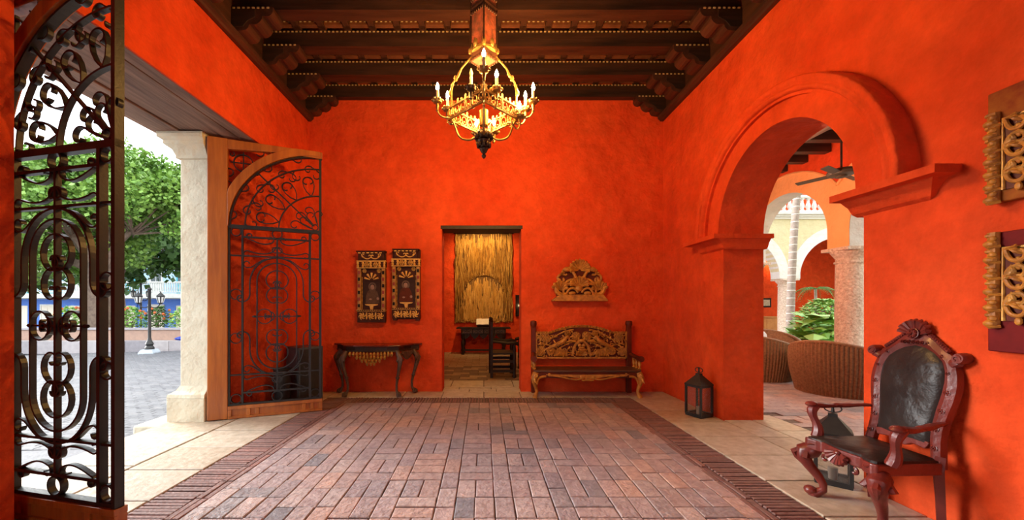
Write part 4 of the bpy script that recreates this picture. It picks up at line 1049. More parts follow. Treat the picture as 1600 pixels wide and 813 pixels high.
# reclined back: local plane tilted
tilt = radians(9)
BY = lambda z: .385 + (z-.42)*math.tan(tilt)
BP = lambda a, b, d: (a, BY(b)+d, b)
right = [(.228, .37), (.216, .46), (.206, .55), (.210, .62), (.224, .70), (.240, .78), (.245, .86), (.236, .92), (.222, .97), (.215, 1.005), (.20, 1.03), (.155, 1.055), (.115, 1.09), (.085, 1.125), (.06, 1.145), (0, 1.155)]
inner = [(0, 0), (.176, .37), (.164, .46), (.152, .53), (.150, .60), (.160, .70), (.174, .80), (.178, .88), (.172, .94), (.15, .99), (.11, 1.03), (.06, 1.058), (0, 1.07)]
# frame as quads between outer and inner outlines
def resamp(p, n):
    L = [0]
    for i in range(1, len(p)): L.append(L[-1] + hypot(p[i][0]-p[i-1][0], p[i][1]-p[i-1][1]))
    out = []
    for k in range(n):
        t = L[-1]*k/(n-1); i = 1
        while i < len(L)-1 and L[i] < t: i += 1
        f = (t-L[i-1])/((L[i]-L[i-1]) or 1); out.append((lerp(p[i-1][0], p[i][0], f), lerp(p[i-1][1], p[i][1], f)))
    return out
ro, ri = resamp(right, 24), resamp(inner[1:], 24)
m = MB()
for s in (-1, 1):
    b0 = len(m.v)
    for (a, b), (c2_, d2_) in zip(ro, ri):
        ma, mz = (a+c2_)/2, (b+d2_)/2
        m.v += [BP(s*a, b, -.018), BP(s*ma, mz, -.032), BP(s*c2_, d2_, -.016), BP(s*c2_, d2_, .02), BP(s*a, b, .025)]
    for i in range(23):
        for j in range(5): q = (j+1) % 5; m.f.append((b0+5*i+j, b0+5*i+q, b0+5*i+5+q, b0+5*i+5+j))
    m.f.append(tuple(b0+j for j in range(5))); m.f.append(tuple(b0+115+j for j in range(5)))
part('back_frame', m, MAHOG, ac, True)
m = MB(); m.prism([(-.16, .50), (-.14, .46), (-.07, .47), (-.03, .445), (.03, .445), (.07, .47), (.14, .46), (.16, .50), (.12, .515), (.06, .505), (0, .50), (-.06, .505), (-.12, .515)], BP, -.025, .02); part('lower_back_rail', m, MAHOG, ac, bev=.006)
m = MB(); rp = resamp([(.14, .485)] + [q for q in inner[1:] if q[1] > .5], 24); pan = [(s*a, b) for s, P in ((1, rp), (-1, rp[::-1])) for a, b in P]
kk = len(pan); cz = .78
for f, d in ((1.02, -.016), (.97, -.024), (.8, -.034), (.5, -.040), (.2, -.042)):
    m.v += [BP(a*f, cz+(b-cz)*f, d + .004*sin(13*a+9*b)) for a, b in pan]
for i in range(4):
    for j in range(kk): m.f.append((i*kk+j, i*kk+(j+1) % kk, (i+1)*kk+(j+1) % kk, (i+1)*kk+j))
m.f.append(tuple(range(4*kk, 5*kk)))
part('leather_back', m, LEATHER, ac, True)
def tiltmb(m): m.v = [BP(x, z, y) for x, y, z in m.v]; return m
m = MB(); shell(m, 0, 1.135, .105, -.02, radians(15), radians(165), 9, .03); rosette(m, 0, 1.15, .032, -.045, 8, .015); m.ball((0, -.05, 1.15), (.016, .012, .016), 8, 5)
part('crest_shell', tiltmb(m), MAHOG, ac, True)
for s in (-1, 1):
    m = MB(); m.tube([(s*.205, -.005, .985), (s*.235, -.012, 1.0), (s*.25, -.012, 1.02)], [.03, .03, .02], 8); m.lathe([(.028, -.045), (.034, -.03), (.034, .01), (.028, .02)], 12, (s*.245, 0, 1.02), lambda x, y, z: (x, z, y)); vol(m, (s*.262, 1.015), pi/2, [(s*pi*1.6, .022, .008)], .006, -.045)
    part('ear_scroll', tiltmb(m), MAHOG, ac, True)
    m = MB()
    for i in range(3, 22, 3):
        a, b = (ro[i][0]+ri[i][0])/2, (ro[i][1]+ri[i][1])/2; rosette(m, s*a, b, .017 if i < 15 else .012, -.026, 6, .007)
    part('frame_carving', tiltmb(m), MAHOG, ac, True)
    m = MB()
    for i in range(10): t = i/9; a, b = lerp(.175, .075, t), lerp(1.05, 1.138, t); m.ball((s*a, -.015, b+.006), (.011, .016, .014), 6, 4)
    part('gadroon_edge', tiltmb(m), MAHOG, ac, True)
m = MB()
for k in range(5): rosette(m, -.05+.025*k, 1.095, .013, -.032, 5, .010)
part('crest_rosettes', tiltmb(m), MAHOG, ac, True)

# ------------------------------------------------------------ carved gilded wall panels on the right wall
def wall_panel(label, loc, H, style, seed):
    t = thing('wall_relief', label, 'wall carving', loc, -pi/2, 'gilded carved panels over the armchair')
    rd = random.Random(seed); L = .95
    part('board', MB().box(0, L, -.045, 0, 0, H), MAROON if style else M('red_gilt_board', (.20, .022, .006), .6, 0, (.36, .12, .016), 7, bump=.3, spec=.12), t, bev=.006)
    m = MB(); x = .035
    nl = 7 if style == 0 else 6; z0, z1 = (.0, H*.80) if style == 0 else (H*.20, H+.0)
    m.tube([(x, -.055, z0), (x, -.055, z1)], .024, 8)
    for k in range(nl):
        z = z0 + (k+.5)*(z1-z0)/nl
        m.ball((x-.006, -.068, z-.02), (.030, .022, .020), 8, 5); m.ball((x+.008, -.074, z+.008), (.018, .014, .015), 8, 5); m.ball((x-.01, -.066, z+.026), (.020, .016, .013), 8, 5); m.tube([(x-.026, -.055, z-.034), (x, -.08, z-.040), (x+.026, -.055, z-.034)], .009, 6)
    part('twisted_column', m, CARVED, t, True)
    zlo, zhi = (.06, H*.72) if style == 0 else (H*.26, H*.86)
    part('carving_ground', MB().box(.07, L-.02, -.052, -.045, zlo, zhi), BENCHRED, t)
    m = MB(); m.tube([(.072, -.055, zlo), (.072, -.055, zhi), (L-.03, -.055, zhi)], .008, 6); part('gilt_edge', m, GILTB, t, True)
    for k in range(5):
        zz = lerp(zlo+.05, zhi-.05, k/4); m = MB(); s = 1 if k % 2 else -1
        vol(m, (.088, zz-s*.05), s*pi*.5, [(-s*.5, .12, .10), (-s*pi*1.7, .040, .012)], .011, -.066, 8)
        for q in range(4): leaf3(m, (.085+.012*q, zz-s*.045+.006*q), s*(.2+.42*q), .062, .013, -.058, .02)
        m.ball((.135, -.062, zz+s*.05), (.016, .012, .022), 8, 5)
        part('leaf_scroll', m, GILT if k % 2 else CARVED, t, True)
    zc, hh = (zlo+zhi)/2, (zhi-zlo)/2
    for q in range(3):
        xo = .37+.28*q
        m = MB(); vol(m, (xo-.14, zc-hh*.8), pi*.45, [(-pi*.8, .20, .13), (-pi*1.4, .07, .02)], .022, -.068, 8); part('acanthus_volute', m, GILTB, t, True)
        m = MB(); vol(m, (xo+.12, zc+hh*.85), pi*1.2, [(pi*.7, .16, .10), (pi*1.3, .06, .02)], .018, -.066, 8); part('acanthus_volute', m, GILTB, t, True)
        m = MB()
        for k in range(7): leaf3(m, (xo-.17+.012*k, zc-hh*.75+k*hh*.22), pi*.15+.12*k, .10, .018, -.06, .02)
        for k in range(6): leaf3(m, (xo-.05+.03*k, zc+hh*.55), pi*.6-.25*k, .09, .016, -.058, .02)
        for k in range(6): leaf3(m, (xo-.10+.04*k, zc-hh*.8), pi*.1+.2*k, .10, .016, -.058, .02)
        part('acanthus_leaves', m, GILT, t, True)
        m = MB(); rosette(m, xo+.03, zc, .045, -.062, 8, .02); part('flower', m, GILTB, t, True)
    return t
wall_panel('red carved panel with gilded leafwork, hung above another panel', (XR-.001, 2.10, 1.88), .60, 0, 1)
wall_panel('maroon carved panel with gilded scrolls, hung lower behind the armchair', (XR-.001, 2.10, 1.08), .64, 1, 2)

# ------------------------------------------------------------ lanterns
def lantern(label, loc, rz):
    t = thing('floor_lantern', label, 'lantern', loc, rz, 'black floor lanterns'); h = .098
    m = MB(); m.box(-h-.008, h+.008, -h-.008, h+.008, 0, .022); part('base', m, BLACKMETAL, t, bev=.003)
    for sx in (-1, 1):
        for sy in (-1, 1): part('corner_post', MB().box(sx*h-.011, sx*h+.011, sy*h-.011, sy*h+.011, .02, .37), BLACKMETAL, t)
    for s in (-1, 1):
        for z0, z1 in ((.355, .38), (.02, .04)): part('rail', MB().box(-h, h, s*h-.01, s*h+.01, z0, z1), BLACKMETAL, t); part('rail', MB().box(s*h-.01, s*h+.01, -h, h, z0, z1), BLACKMETAL, t)
    for s in (-1, 1):
        part('glass_pane', MB().box(-h+.011, h-.011, s*h-.002, s*h+.002, .04, .355), GLASS, t); part('glass_pane', MB().box(s*h-.002, s*h+.002, -h+.011, h-.011, .04, .355), GLASS, t)
    m = MB(); m.lathe([(.155, .372), (.160, .385), (.038, .495), (.038, .515), (.0, .52)], 4, a0=pi/4); part('roof', m, BLACKMETAL, t)
    m = MB(); m.tube([(0, .05*cos(a), .555+.03*sin(a)) for a in [2*pi*k/16 for k in range(17)]], .005, 6); m.lathe([(.012, .53), (.008, .56), (.012, .575), (.002, .585)], 8); part('handle', m, BLACKMETAL, t)
    part('candle_stub', MB().lathe([(.026, .02), (.03, .11), (.004, .115)], 12), M('grey_wax', (.35, .3, .25), .6), t, True)
    return t
lantern('black pitched-roof lantern standing by the arch jamb', (2.61, 4.66, 0), radians(24))
lantern('black pitched-roof lantern tucked behind the maroon armchair', (2.635, 2.90, 0), radians(50))

# dark metal cabinet behind the open gate leaf
cb = thing('metal_cabinet', 'dark grey metal cabinet on the floor behind the folded gate leaf', 'cabinet', (-2.47, 5.30, 0), radians(-38))
part('body', MB().box(-.17, .17, -.17, .17, 0, .78), GREYMETAL, cb, bev=.006)
part('door', MB().box(-.155, .155, -.18, -.171, .03, .75), GREYMETAL, cb, bev=.003); part('shaded_side_panel', MB().box(.171, .178, -.15, .15, .03, .75), BLACKMETAL, cb, bev=.003)  # side panel blackened to paint the unlit face of the cabinet
part('latch', MB().box(.11, .135, -.195, -.18, .36, .46), BLACKMETAL, cb)
lb_ = thing('metal_bin', 'low black bin beside the grey metal cabinet behind the gate', 'bin', (-2.62, 4.99, 0))
part('body', MB().lathe([(.09, 0), (.105, .5), (.11, .52), (.098, .52), (.09, .03)], 16), BLACKMETAL, lb_, True); part('rim', MB().tube([(.106*cos(2*pi*k/16), .106*sin(2*pi*k/16), .52) for k in range(17)], .008, 6), BLACKMETAL, lb_, True)

# ------------------------------------------------------------ back room: tapestry, table, book, chairs, picture
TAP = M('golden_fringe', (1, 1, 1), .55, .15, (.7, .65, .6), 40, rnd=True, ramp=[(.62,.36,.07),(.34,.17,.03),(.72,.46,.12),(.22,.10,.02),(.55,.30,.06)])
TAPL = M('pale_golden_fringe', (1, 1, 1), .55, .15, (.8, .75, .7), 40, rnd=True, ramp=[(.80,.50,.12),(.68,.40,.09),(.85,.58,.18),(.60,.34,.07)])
tp = thing('tapestry', 'golden hanging of shaggy vertical strands behind the carved table', 'tapestry', (-.005, 11.19, 0))
part('hanging_rod', MB().tube([(-.87, -.05, 3.46), (.87, -.05, 3.46)], .02, 8), DARKWOOD, tp, True)
part('backing_cloth', MB().box(-.82, .82, -.02, -.002, .90, 3.46), M('dark_gold_cloth', (.20, .10, .02), .8), tp)
rt = random.Random(11); md, ml = MB(), MB()
for i in range(1500):
    x = rt.uniform(-.83, .83); ln0 = rt.uniform(.18, .5); z = 3.46 - rt.random()*(2.62-.0)
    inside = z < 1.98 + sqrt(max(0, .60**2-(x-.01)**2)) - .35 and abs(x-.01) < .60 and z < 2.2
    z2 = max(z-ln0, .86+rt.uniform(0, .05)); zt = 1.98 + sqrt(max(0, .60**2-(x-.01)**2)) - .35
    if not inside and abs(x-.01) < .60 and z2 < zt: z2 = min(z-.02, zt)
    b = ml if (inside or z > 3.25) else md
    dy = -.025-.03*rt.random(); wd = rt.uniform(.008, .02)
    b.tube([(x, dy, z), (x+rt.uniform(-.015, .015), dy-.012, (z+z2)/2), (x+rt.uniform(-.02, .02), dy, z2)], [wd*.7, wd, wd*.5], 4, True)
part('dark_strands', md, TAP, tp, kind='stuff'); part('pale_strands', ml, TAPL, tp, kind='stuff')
# carved side table
st = thing('carved_side_table', 'dark carved wooden table under the golden tapestry', 'table', (-.01, 10.83, 0))
part('table_top', MB().box(-.75, .75, -.26, .28, .715, .75), DARKWOOD, st, bev=.006); part('drawer_frieze', MB().box(-.62, .62, -.22, .24, .57, .714), DARKWOOD, st, bev=.004)
for k in range(4):
    x = -.45+.30*k; d_ = part('drawer_front', MB().box(x-.13, x+.13, -.235, -.22, .59, .70), CONSLEG, st, bev=.004)
    m = MB()
    for s in (-1, 1): m.ribbon([(x-.1, .645-.04*s), (x, .645+.04*s), (x+.1, .645-.04*s)], .014, .012, lambda u, v, n: (u, -.238+n, v))
    m.ball((x, -.245, .645), .012, 6, 4); part('drawer_carving', m, DARKWOOD, d_, True)
for k in range(5):
    x = -.48+.24*k; part('apron_lobe', MB().prism([(x-.115, .57)] + [(x+a, b) for a, b in ((-.10, .52), (-.05, .47), (0, .43), (.05, .47), (.10, .52))] + [(x+.115, .57)], XZ, -.215, -.195), DARKWOOD, st)
for sx in (-1, 1):
    for sy in (-.19, .21): part('turned_leg', MB().lathe([(.045, 0), (.045, .05), (.03, .06), (.05, .12), (.032, .18), (.05, .24), (.058, .34), (.03, .42), (.05, .46), (.05, .57)], 12, (sx*.57, sy, 0)), DARKWOOD, st, True)
    part('side_stretcher', MB().box(sx*.57-.025, sx*.57+.025, -.19, .21, .08, .13), DARKWOOD, st)
part('front_stretcher', MB().box(-.57, .57, -.215, -.165, .10, .15), DARKWOOD, st, bev=.004)
bs = thing('book_stand', 'small wooden book stand on the carved table', 'book stand', (-.02, 10.80, .75))
part('stand_board', MB().prism([(-.10, .0), (.08, .0), (.10, .06), (-.10, .20)], lambda a, b, d: (d, -a*1.0, b) , -.17, .17), DARKWOOD, bs)
bo = thing('open_book', 'open white-paged book resting on the stand', 'book', (-.02, 10.80, .75))
for s in (-1, 1):
    m = MB(); m.prism([(0, -.002), (s*.19, -.002), (s*.19, .012), (s*.10, .026), (0, .016)], lambda a, b, d: (a, d*cos(.62)-b*sin(.62)*1.0, .145+d*sin(.62)+b*cos(.62)), -.13, .13)
    part('page_block', m, M('paper', (.86, .82, .72), .7), bo)
m = MB(); m.obox((0, 0, .142), (.40, .27, .004), Matrix.Rotation(.62, 3, 'X')); part('cover', m, DARKWOOD, bo)
def frailero(label, loc, rz):
    t = thing('dark_armchair', label, 'armchair', loc, rz, 'dark carved armchairs in the back room')   # faces local -y
    for s in (-1, 1):
        o = part('back_post', MB().box(s*.26-.025, s*.26+.025, .18, .23, 0, 1.04), DARKWOOD, t, bev=.004)
        part('finial', MB().lathe([(.02, 1.03), (.03, 1.06), (.018, 1.08), (.026, 1.10), (.004, 1.13)], 8, (s*.26, .205, 0)), DARKWOOD, o, True)
        part('front_leg', MB().lathe([(.035, 0), (.04, .03), (.028, .06), (.03, .22), (.038, .26), (.03, .30), (.034, .44), (.028, .46), (.036, .52), (.026, .58), (.03, .62)], 10, (s*.26, -.22, 0)), DARKWOOD, t, True)
        pa = [(s*.26, .19, .68), (s*.265, .05, .665), (s*.27, -.10, .645), (s*.275, -.22, .655), (s*.275, -.29, .63), (s*.275, -.31, .60)]
        part('arm_rest', MB().tube(pa, [.026, .028, .032, .036, .034, .022], 8), DARKWOOD, t, True)
        for z in (.10, .28): part('side_stretcher', MB().box(s*.26-.018, s*.26+.018, -.22, .20, z, z+.05), DARKWOOD, t, bev=.003)
    part('seat', MB().box(-.28, .28, -.25, .20, .43, .465), DARKWOOD, t, bev=.006)
    part('front_stretcher', MB().prism([(-.24, .10), (.24, .10), (.24, .24), (.12, .20), (0, .25), (-.12, .20), (-.24, .24)], XZ, -.235, -.21), DARKWOOD, t)
    part('back_panel', MB().box(-.235, .235, .195, .215, .58, .98), MAROON, t, bev=.004); part('top_rail', MB().prism([(-.235, .96), (.235, .96), (.235, 1.02), (.1, 1.05), (0, 1.03), (-.1, 1.05), (-.235, 1.02)], XZ, .19, .22), DARKWOOD, t)
    part('rear_stretcher', MB().box(-.24, .24, .19, .215, .2, .26), DARKWOOD, t)
    return t
frailero('dark carved wooden armchair seen side-on in front of the carved table', (.34, 7.42, 0), radians(92))
frailero('dark wooden armchair half hidden by the door jamb under the icons', (-1.10, 8.2, 0), radians(-88))
frailero('dark wooden armchair of which only an arm shows past the bench-side jamb', (.99, 7.95, 0), radians(-88))
pf = thing('dark_picture', 'dark framed picture beside the golden tapestry', 'picture', (1.16, 11.19, 1.05))
m = MB(); m.box(-.24, .24, -.04, 0, 0, .04); m.box(-.24, .24, -.04, 0, .58, .62); m.box(-.24, -.20, -.04, 0, .04, .58); m.box(.20, .24, -.04, 0, .04, .58); part('frame', m, DARKWOOD, pf, bev=.004)
part('canvas', MB().box(-.20, .20, -.02, -.005, .04, .58), M('dark_canvas', (.02, .014, .012), .3), pf)
vs = thing('candle_sconce', 'small lit candle in front of the dark picture', 'sconce', (1.03, 11.075, 1.25))
part('holder', MB().tube([(.0, .08, 0), (0, .02, -.02), (0, 0, .02)], .008, 6), DARKBRONZE, vs, True); part('candle', MB().lathe([(.012, .02), (.012, .09)], 8), CANDLE, vs); part('flame', MB().lathe([(.004, .09), (.012, .105), (.002, .14)], 8), BULB, vs, True)
# spotlight over the tapestry: a real fixture on the ceiling
sp = thing('ceiling_spotlight', 'small dark spotlight on the back room ceiling aimed at the tapestry', 'spotlight', (0, 9.6, 3.9))
part('can', MB().tube([(0, 0, -.02), (0, .03, -.10), (0, .08, -.20)], [.03, .05, .05], 12), BLACKMETAL, sp, True)
ld = bpy.data.lights.new('tapestry_spot', 'SPOT'); ld.energy = 130; ld.color = (1, .62, .26); ld.spot_size = radians(100); ld.spot_blend = .8; ld.shadow_soft_size = .05
lo = bpy.data.objects.new('tapestry_spot', ld); C.objects.link(lo); lo.parent = sp; lo.location = (0, .10, -.24); lo.rotation_euler = Vector((0, 1.5, -1.45)).to_track_quat('-Z', 'Y').to_euler()
sp2 = thing('added_ceiling_lamp', 'small round added lamp on the back room ceiling', 'lamp', (0, 7.9, 3.9))  # lamp added out of view to brighten the back room
part('bowl', MB().lathe([(.02, -.16), (.09, -.12), (.11, -.06), (.06, 0)], 14), M('added_lamp_glow', (1, .66, .3), emis=6), sp2, True)
ld = bpy.data.lights.new('back_room_fill', 'POINT'); ld.energy = 38; ld.color = (1, .6, .25); ld.shadow_soft_size = .12
lo = bpy.data.objects.new('back_room_fill', ld); C.objects.link(lo); lo.parent = sp2; lo.location = (0, 0, -.30)
# ------------------------------------------------------------ gallery furniture
def wicker_tub(label, loc, rz, r=.62):
    """round wicker tub chair; high back towards local -x, open front towards +x"""
    t = thing('wicker_chair', label, 'wicker chair', loc, rz, 'wicker tub chairs in the gallery')
    m = MB(); NT, NZ = 360, 60; a0, a1 = radians(42), radians(318)
    for i in range(NT+1):
        a = lerp(a0, a1, i/NT); back = .5-.5*cos(a)          # 1 at the back
        h = lerp(.50, .80, back**1.6)
        for j in range(NZ+1):
            t_ = j/NZ; z = t_*h; rad = r*(.90+.16*sin(t_*pi*.62)) + .009*cos(2*pi*i/6) + .004*cos(pi*j+pi*(i//3))
            m.v.append((rad*cos(a), rad*sin(a), z))
    for i in range(NT):
        for j in range(NZ): q = i*(NZ+1)+j; m.f.append((q, q+NZ+1, q+NZ+2, q+1))
    part('outer_weave', m, WICKER, t, 'all')
    m = MB()
    for i in range(61):
        a = lerp(a0, a1, i/60); back = .5-.5*cos(a); h = lerp(.50, .80, back**1.6)
        for d, z in ((.05, .3), (.07, h)): m.v.append(((r*1.0-d)*cos(a), (r*1.0-d)*sin(a), z))
    for i in range(60): m.f.append((2*i, 2*i+1, 2*i+3, 2*i+2))
    part('inner_weave', m, WICKER, t, 'all')
    rim = []
    for i in range(61):
        a = lerp(a0, a1, i/60); back = .5-.5*cos(a); h = lerp(.50, .80, back**1.6); rad = r*1.045-.02; rim.append((rad*cos(a), rad*sin(a), h))
    part('braided_rim', MB().tube(rim, .03, 8), WICKER, t, True)
    part('seat_deck', MB().lathe([(r*.86, .05), (r*.92, .30), (r*.90, .32)], 40), WICKER, t, True)
    part('seat_cushion', MB().lathe([(r*.80, .32), (r*.86, .35), (r*.86, .42), (r*.78, .455), (r*.3, .465)], 32), CUSHION, t, True)
    return t
wicker_tub('brown wicker tub chair beside the coral column, its back to the hall', (5.50, 5.95, 0), radians(28), .58)
wicker_tub('brown wicker tub chair partly hidden by the arch jamb', (5.10, 7.20, 0), radians(40), .58)
wicker_tub('brown wicker tub chair farthest into the gallery, facing the hall', (6.0, 8.12, 0), radians(-115), .56)
cu = MB().ball((0, 0, 0), (.24, .10, .20), 16, 8)
tag(part('pillow', cu, CUSHION, None, True, loc=(5.22, 7.32, .68), rot=(.35, 0, .5)), 'white pillow leaning in a wicker chair near the arch jamb', 'pillow')
# ceiling fan
fn = thing('ceiling_fan', 'dark ceiling fan hanging on a long rod under the gallery girder', 'fan', (5.40, 5.80, 0))
part('down_rod', MB().tube([(0, 0, 3.42), (0, 0, 4.12)], .014, 8), DARKWOOD, fn, True); part('canopy', MB().lathe([(.07, 4.119), (.06, 4.07), (.02, 4.04)], 12), DARKWOOD, fn, True)
FANM = M('fan_bronze', (.06, .038, .02), .5, .1)
part('motor', MB().lathe([(.03, 3.27), (.07, 3.28), (.07, 3.30), (.16, 3.315), (.175, 3.35), (.16, 3.39), (.05, 3.42)], 20), FANM, fn, True)
for k in range(4):
    a = pi/2*k+.5; m = MB().obox((.36*cos(a), .36*sin(a), 3.33), (.42, .10, .012), Matrix.Rotation(a, 3, 'Z') @ Matrix.Rotation(.2, 3, 'X')); part('blade', m, FANM, fn, bev=.004)
# added wall lamps, out of view on the hall wall, to brighten the gallery
for k, y in enumerate((5.35, 7.6)):
    t = thing('added_gallery_lamp', ('added iron wall lamp in the gallery just past the arch', 'added iron wall lamp deeper in the gallery')[k], 'sconce', (3.272, y, 2.7))
    part('bracket', MB().tube([(0, 0, -.25), (.10, 0, -.22), (.14, 0, -.06)], .014, 6), IRON, t, True); part('globe', MB().lathe([(.03, -.06), (.08, .0), (.085, .08), (.03, .16)], 12, (.14, 0, 0)), M('gallery_fill_glow', (1, .75, .45), emis=8), t, True)
    ld = bpy.data.lights.new('gallery_fill_light', 'POINT'); ld.energy = 75; ld.color = (1, .78, .52); ld.shadow_soft_size = .09
    lo = bpy.data.objects.new('gallery_fill_light', ld); C.objects.link(lo); lo.parent = t; lo.location = (.36, 0, .12)
# courtyard palm
pt = thing('palm_tree', 'slender ringed palm with leaning grey trunk in the courtyard', 'palm', (9.55, 11.85, -.02))
path = [(-.10+.022*i*i*.12, 0, .55*i*.97) for i in range(16)]
part('trunk', MB().tube(path, [.115-.002*i for i in range(16)], 14), PALMT, pt, True)
for i in range(34):
    z = .2+i*.235; f = z/.5335; i0 = min(int(f), 14); p = Vector(path[i0]).lerp(Vector(path[i0+1]), f-i0)
    part('leaf_scar', MB().lathe([(.114-.002*f, -.010), (.121-.002*f, 0), (.114-.002*f, .014)], 14), PALMR, pt, loc=tuple(p))
def frond(mb, base, az, L, droop, n=16, lw=.28):
    b = Vector(base); d = Vector((cos(az), sin(az), 0)); sd = Vector((-sin(az), cos(az), 0)); pts = []
    for i in range(n+1):
        t = i/n; pts.append(b + d*L*t*(1-.25*t*droop) + Vector((0, 0, L*(.55*t - droop*t*t))))
    mb.tube(pts, [.02*(1-.8*i/n)*L for i in range(n+1)], 4)
    for i in range(2, n+1):
        for s in (-1, 1):
            w_ = lw*L*sin(pi*(.12+.8*i/n)); p = pts[i]; q = p + sd*s*w_*.8 + d*w_*.5 + Vector((0, 0, -w_*.45)); r_ = d*.035*L
            k = len(mb.v); mb.v += [tuple(p-r_*.4), tuple(p+r_*.6), tuple(q+r_*.1), tuple(q-r_*.1)]; mb.f.append((k, k+1, k+2, k+3))
m = MB()
for k in range(14): frond(m, path[15], 2*pi*k/14+.2*(k % 2), 1.9, .6+.35*(k % 3), 16)
part('fronds', m, LEAFD, pt)
# garden planting: each plant its own thing
def leafy(name, label, loc, h, r, n, size, mat, seed, group=None, cat='plant', stem=True, flat=.6, upright=0, fl=0):
    t = thing(name, label, cat, loc, 0, group); rd = random.Random(seed); m = MB(); sm = MB()
    for q in range(max(5, n//60)):
        a = rd.uniform(0, 2*pi); rr_ = r*sqrt(rd.random())*.8; z = h*rd.uniform(.5, .95); tip = (rr_*cos(a), rr_*sin(a), z)
        sm.tube([(rd.uniform(-.04, .04), rd.uniform(-.04, .04), 0), (tip[0]*.4, tip[1]*.4, z*.55), tip], [.014, .010, .005], 5)
    for q in range(n):
        a = rd.uniform(0, 2*pi); u = rd.random()**.5; zz = rd.uniform(.12, 1); prof = sin(pi*min(1, .15+.85*zz))**.6
        p = Vector((r*u*prof*cos(a), r*u*prof*sin(a), h*zz)); L = size*rd.uniform(.6, 1.3)
        d = Vector((cos(a+rd.uniform(-1, 1)), sin(a+rd.uniform(-1, 1)), rd.uniform(-.4, .7)+upright)).normalized(); sd = d.cross(Vector((rd.uniform(-.3, .3), rd.uniform(-.3, .3), 1))).normalized()*L*flat*.5
        up = sd.cross(d).normalized()*L*.12; k = len(m.v)
        m.v += [tuple(p), tuple(p+d*L*.5+sd), tuple(p+d*L-up), tuple(p+d*L*.5-sd), tuple(p+d*L*.5+up)]
        m.f += [(k, k+1, k+4), (k+1, k+2, k+4), (k+2, k+3, k+4), (k+3, k, k+4)]
    if stem: part('stems', sm, BARK, t)
    part('foliage', m, mat, t)
    if fl:
        mf = MB()
        for q in range(fl):
            a = rd.uniform(0, 2*pi); zz = rd.uniform(.5, 1.0); mf.ball((r*.85*cos(a), r*.85*sin(a), h*zz), .06, 6, 4)
        part('blossoms', mf, FLOWER, t)
    return t
leafy('garden_shrub', 'light green spreading shrub beside the palm trunk in the courtyard', (8.6, 9.7, -.02), 1.52, .70, 1700, .13, LEAFB, 1, fl=0)
leafy('broadleaf_plant', 'broad-leaved plant with big pale leaves under the light green shrub', (7.72, 8.95, -.02), 1.08, .30, 110, .42, LEAFB, 2, flat=.75)
leafy('broadleaf_plant', 'lush broad-leaved plant growing against the coral column pedestal', (7.72, 7.95, -.02), .66, .24, 150, .32, LEAFB, 3, flat=.7)
leafy('dark_foliage_plant', 'dark purple-green leafy plant between the shrub and the coral column', (9.75, 10.7, -.02), 1.4, .35, 120, .28, M('purple_leaf', (.06, .03, .05), .5, 0, (.03, .06, .02), 6), 4)
for k, (x, y, lab) in enumerate(((12.35, 14.3, 'small dark palm beside the slim far column'), (14.1, 13.2, 'small dark palm before the far red wall, behind the near column'), (10.9, 16.6, 'small dark palm under the far gallery'))):
    t = thing('small_palm', lab, 'palm', (x, y, -.02)); part('trunk', MB().tube([(0, 0, 0), (.03, 0, 1.0), (0, 0, 2.0)], [.06, .05, .045], 8), PALMT, t, True)
    m = MB()
    for q in range(11): frond(m, (0, 0, 2.0), 2*pi*q/11, .8, .8+.3*(q % 2), 12)
    part('fronds', m, LEAFD, t)
# far gallery: desk, sconce, picture
dk = thing('wooden_desk', 'orange wooden reception desk in the far gallery', 'desk', (13.05, 17.2, 0))
DESK = M('orange_wood', (.48, .20, .05), .4, 0, (.36, .13, .03), 5)
part('body', MB().box(-.7, .7, -.3, .3, 0, .85), DESK, dk, bev=.01); part('top', MB().box(-.76, .76, -.36, .36, .851, .90), DESK, dk, bev=.006); part('front_panel', MB().box(-.6, .6, -.32, -.30, .12, .75), DESK, dk, bev=.004)
sc_ = thing('wall_sconce', 'lit wall sconce on the red wall of the far gallery', 'sconce', (13.98, 18.55, 3.5))
part('bracket', MB().tube([(0, .04, -.5), (0, -.10, -.45), (0, -.15, -.1)], .02, 6), IRON, sc_, True); part('globe', MB().ball((0, -.15, 0), .08, 12, 8), BULB, sc_, True)
ld = bpy.data.lights.new('sconce_light', 'POINT'); ld.energy = 30; ld.color = (1, .6, .25); lo = bpy.data.objects.new('sconce_light', ld); C.objects.link(lo); lo.parent = sc_; lo.location = (0, -.3, .1); ld.shadow_soft_size = .1
fp = thing('small_picture', 'small dark framed picture on the far gallery wall', 'picture', (13.6, 18.59, 1.3)); part('frame', MB().box(-.3, .3, -.03, 0, 0, .45), DARKWOOD, fp, bev=.01); part('print', MB().box(-.22, .22, -.036, -.03, .08, .37), STONE, fp)

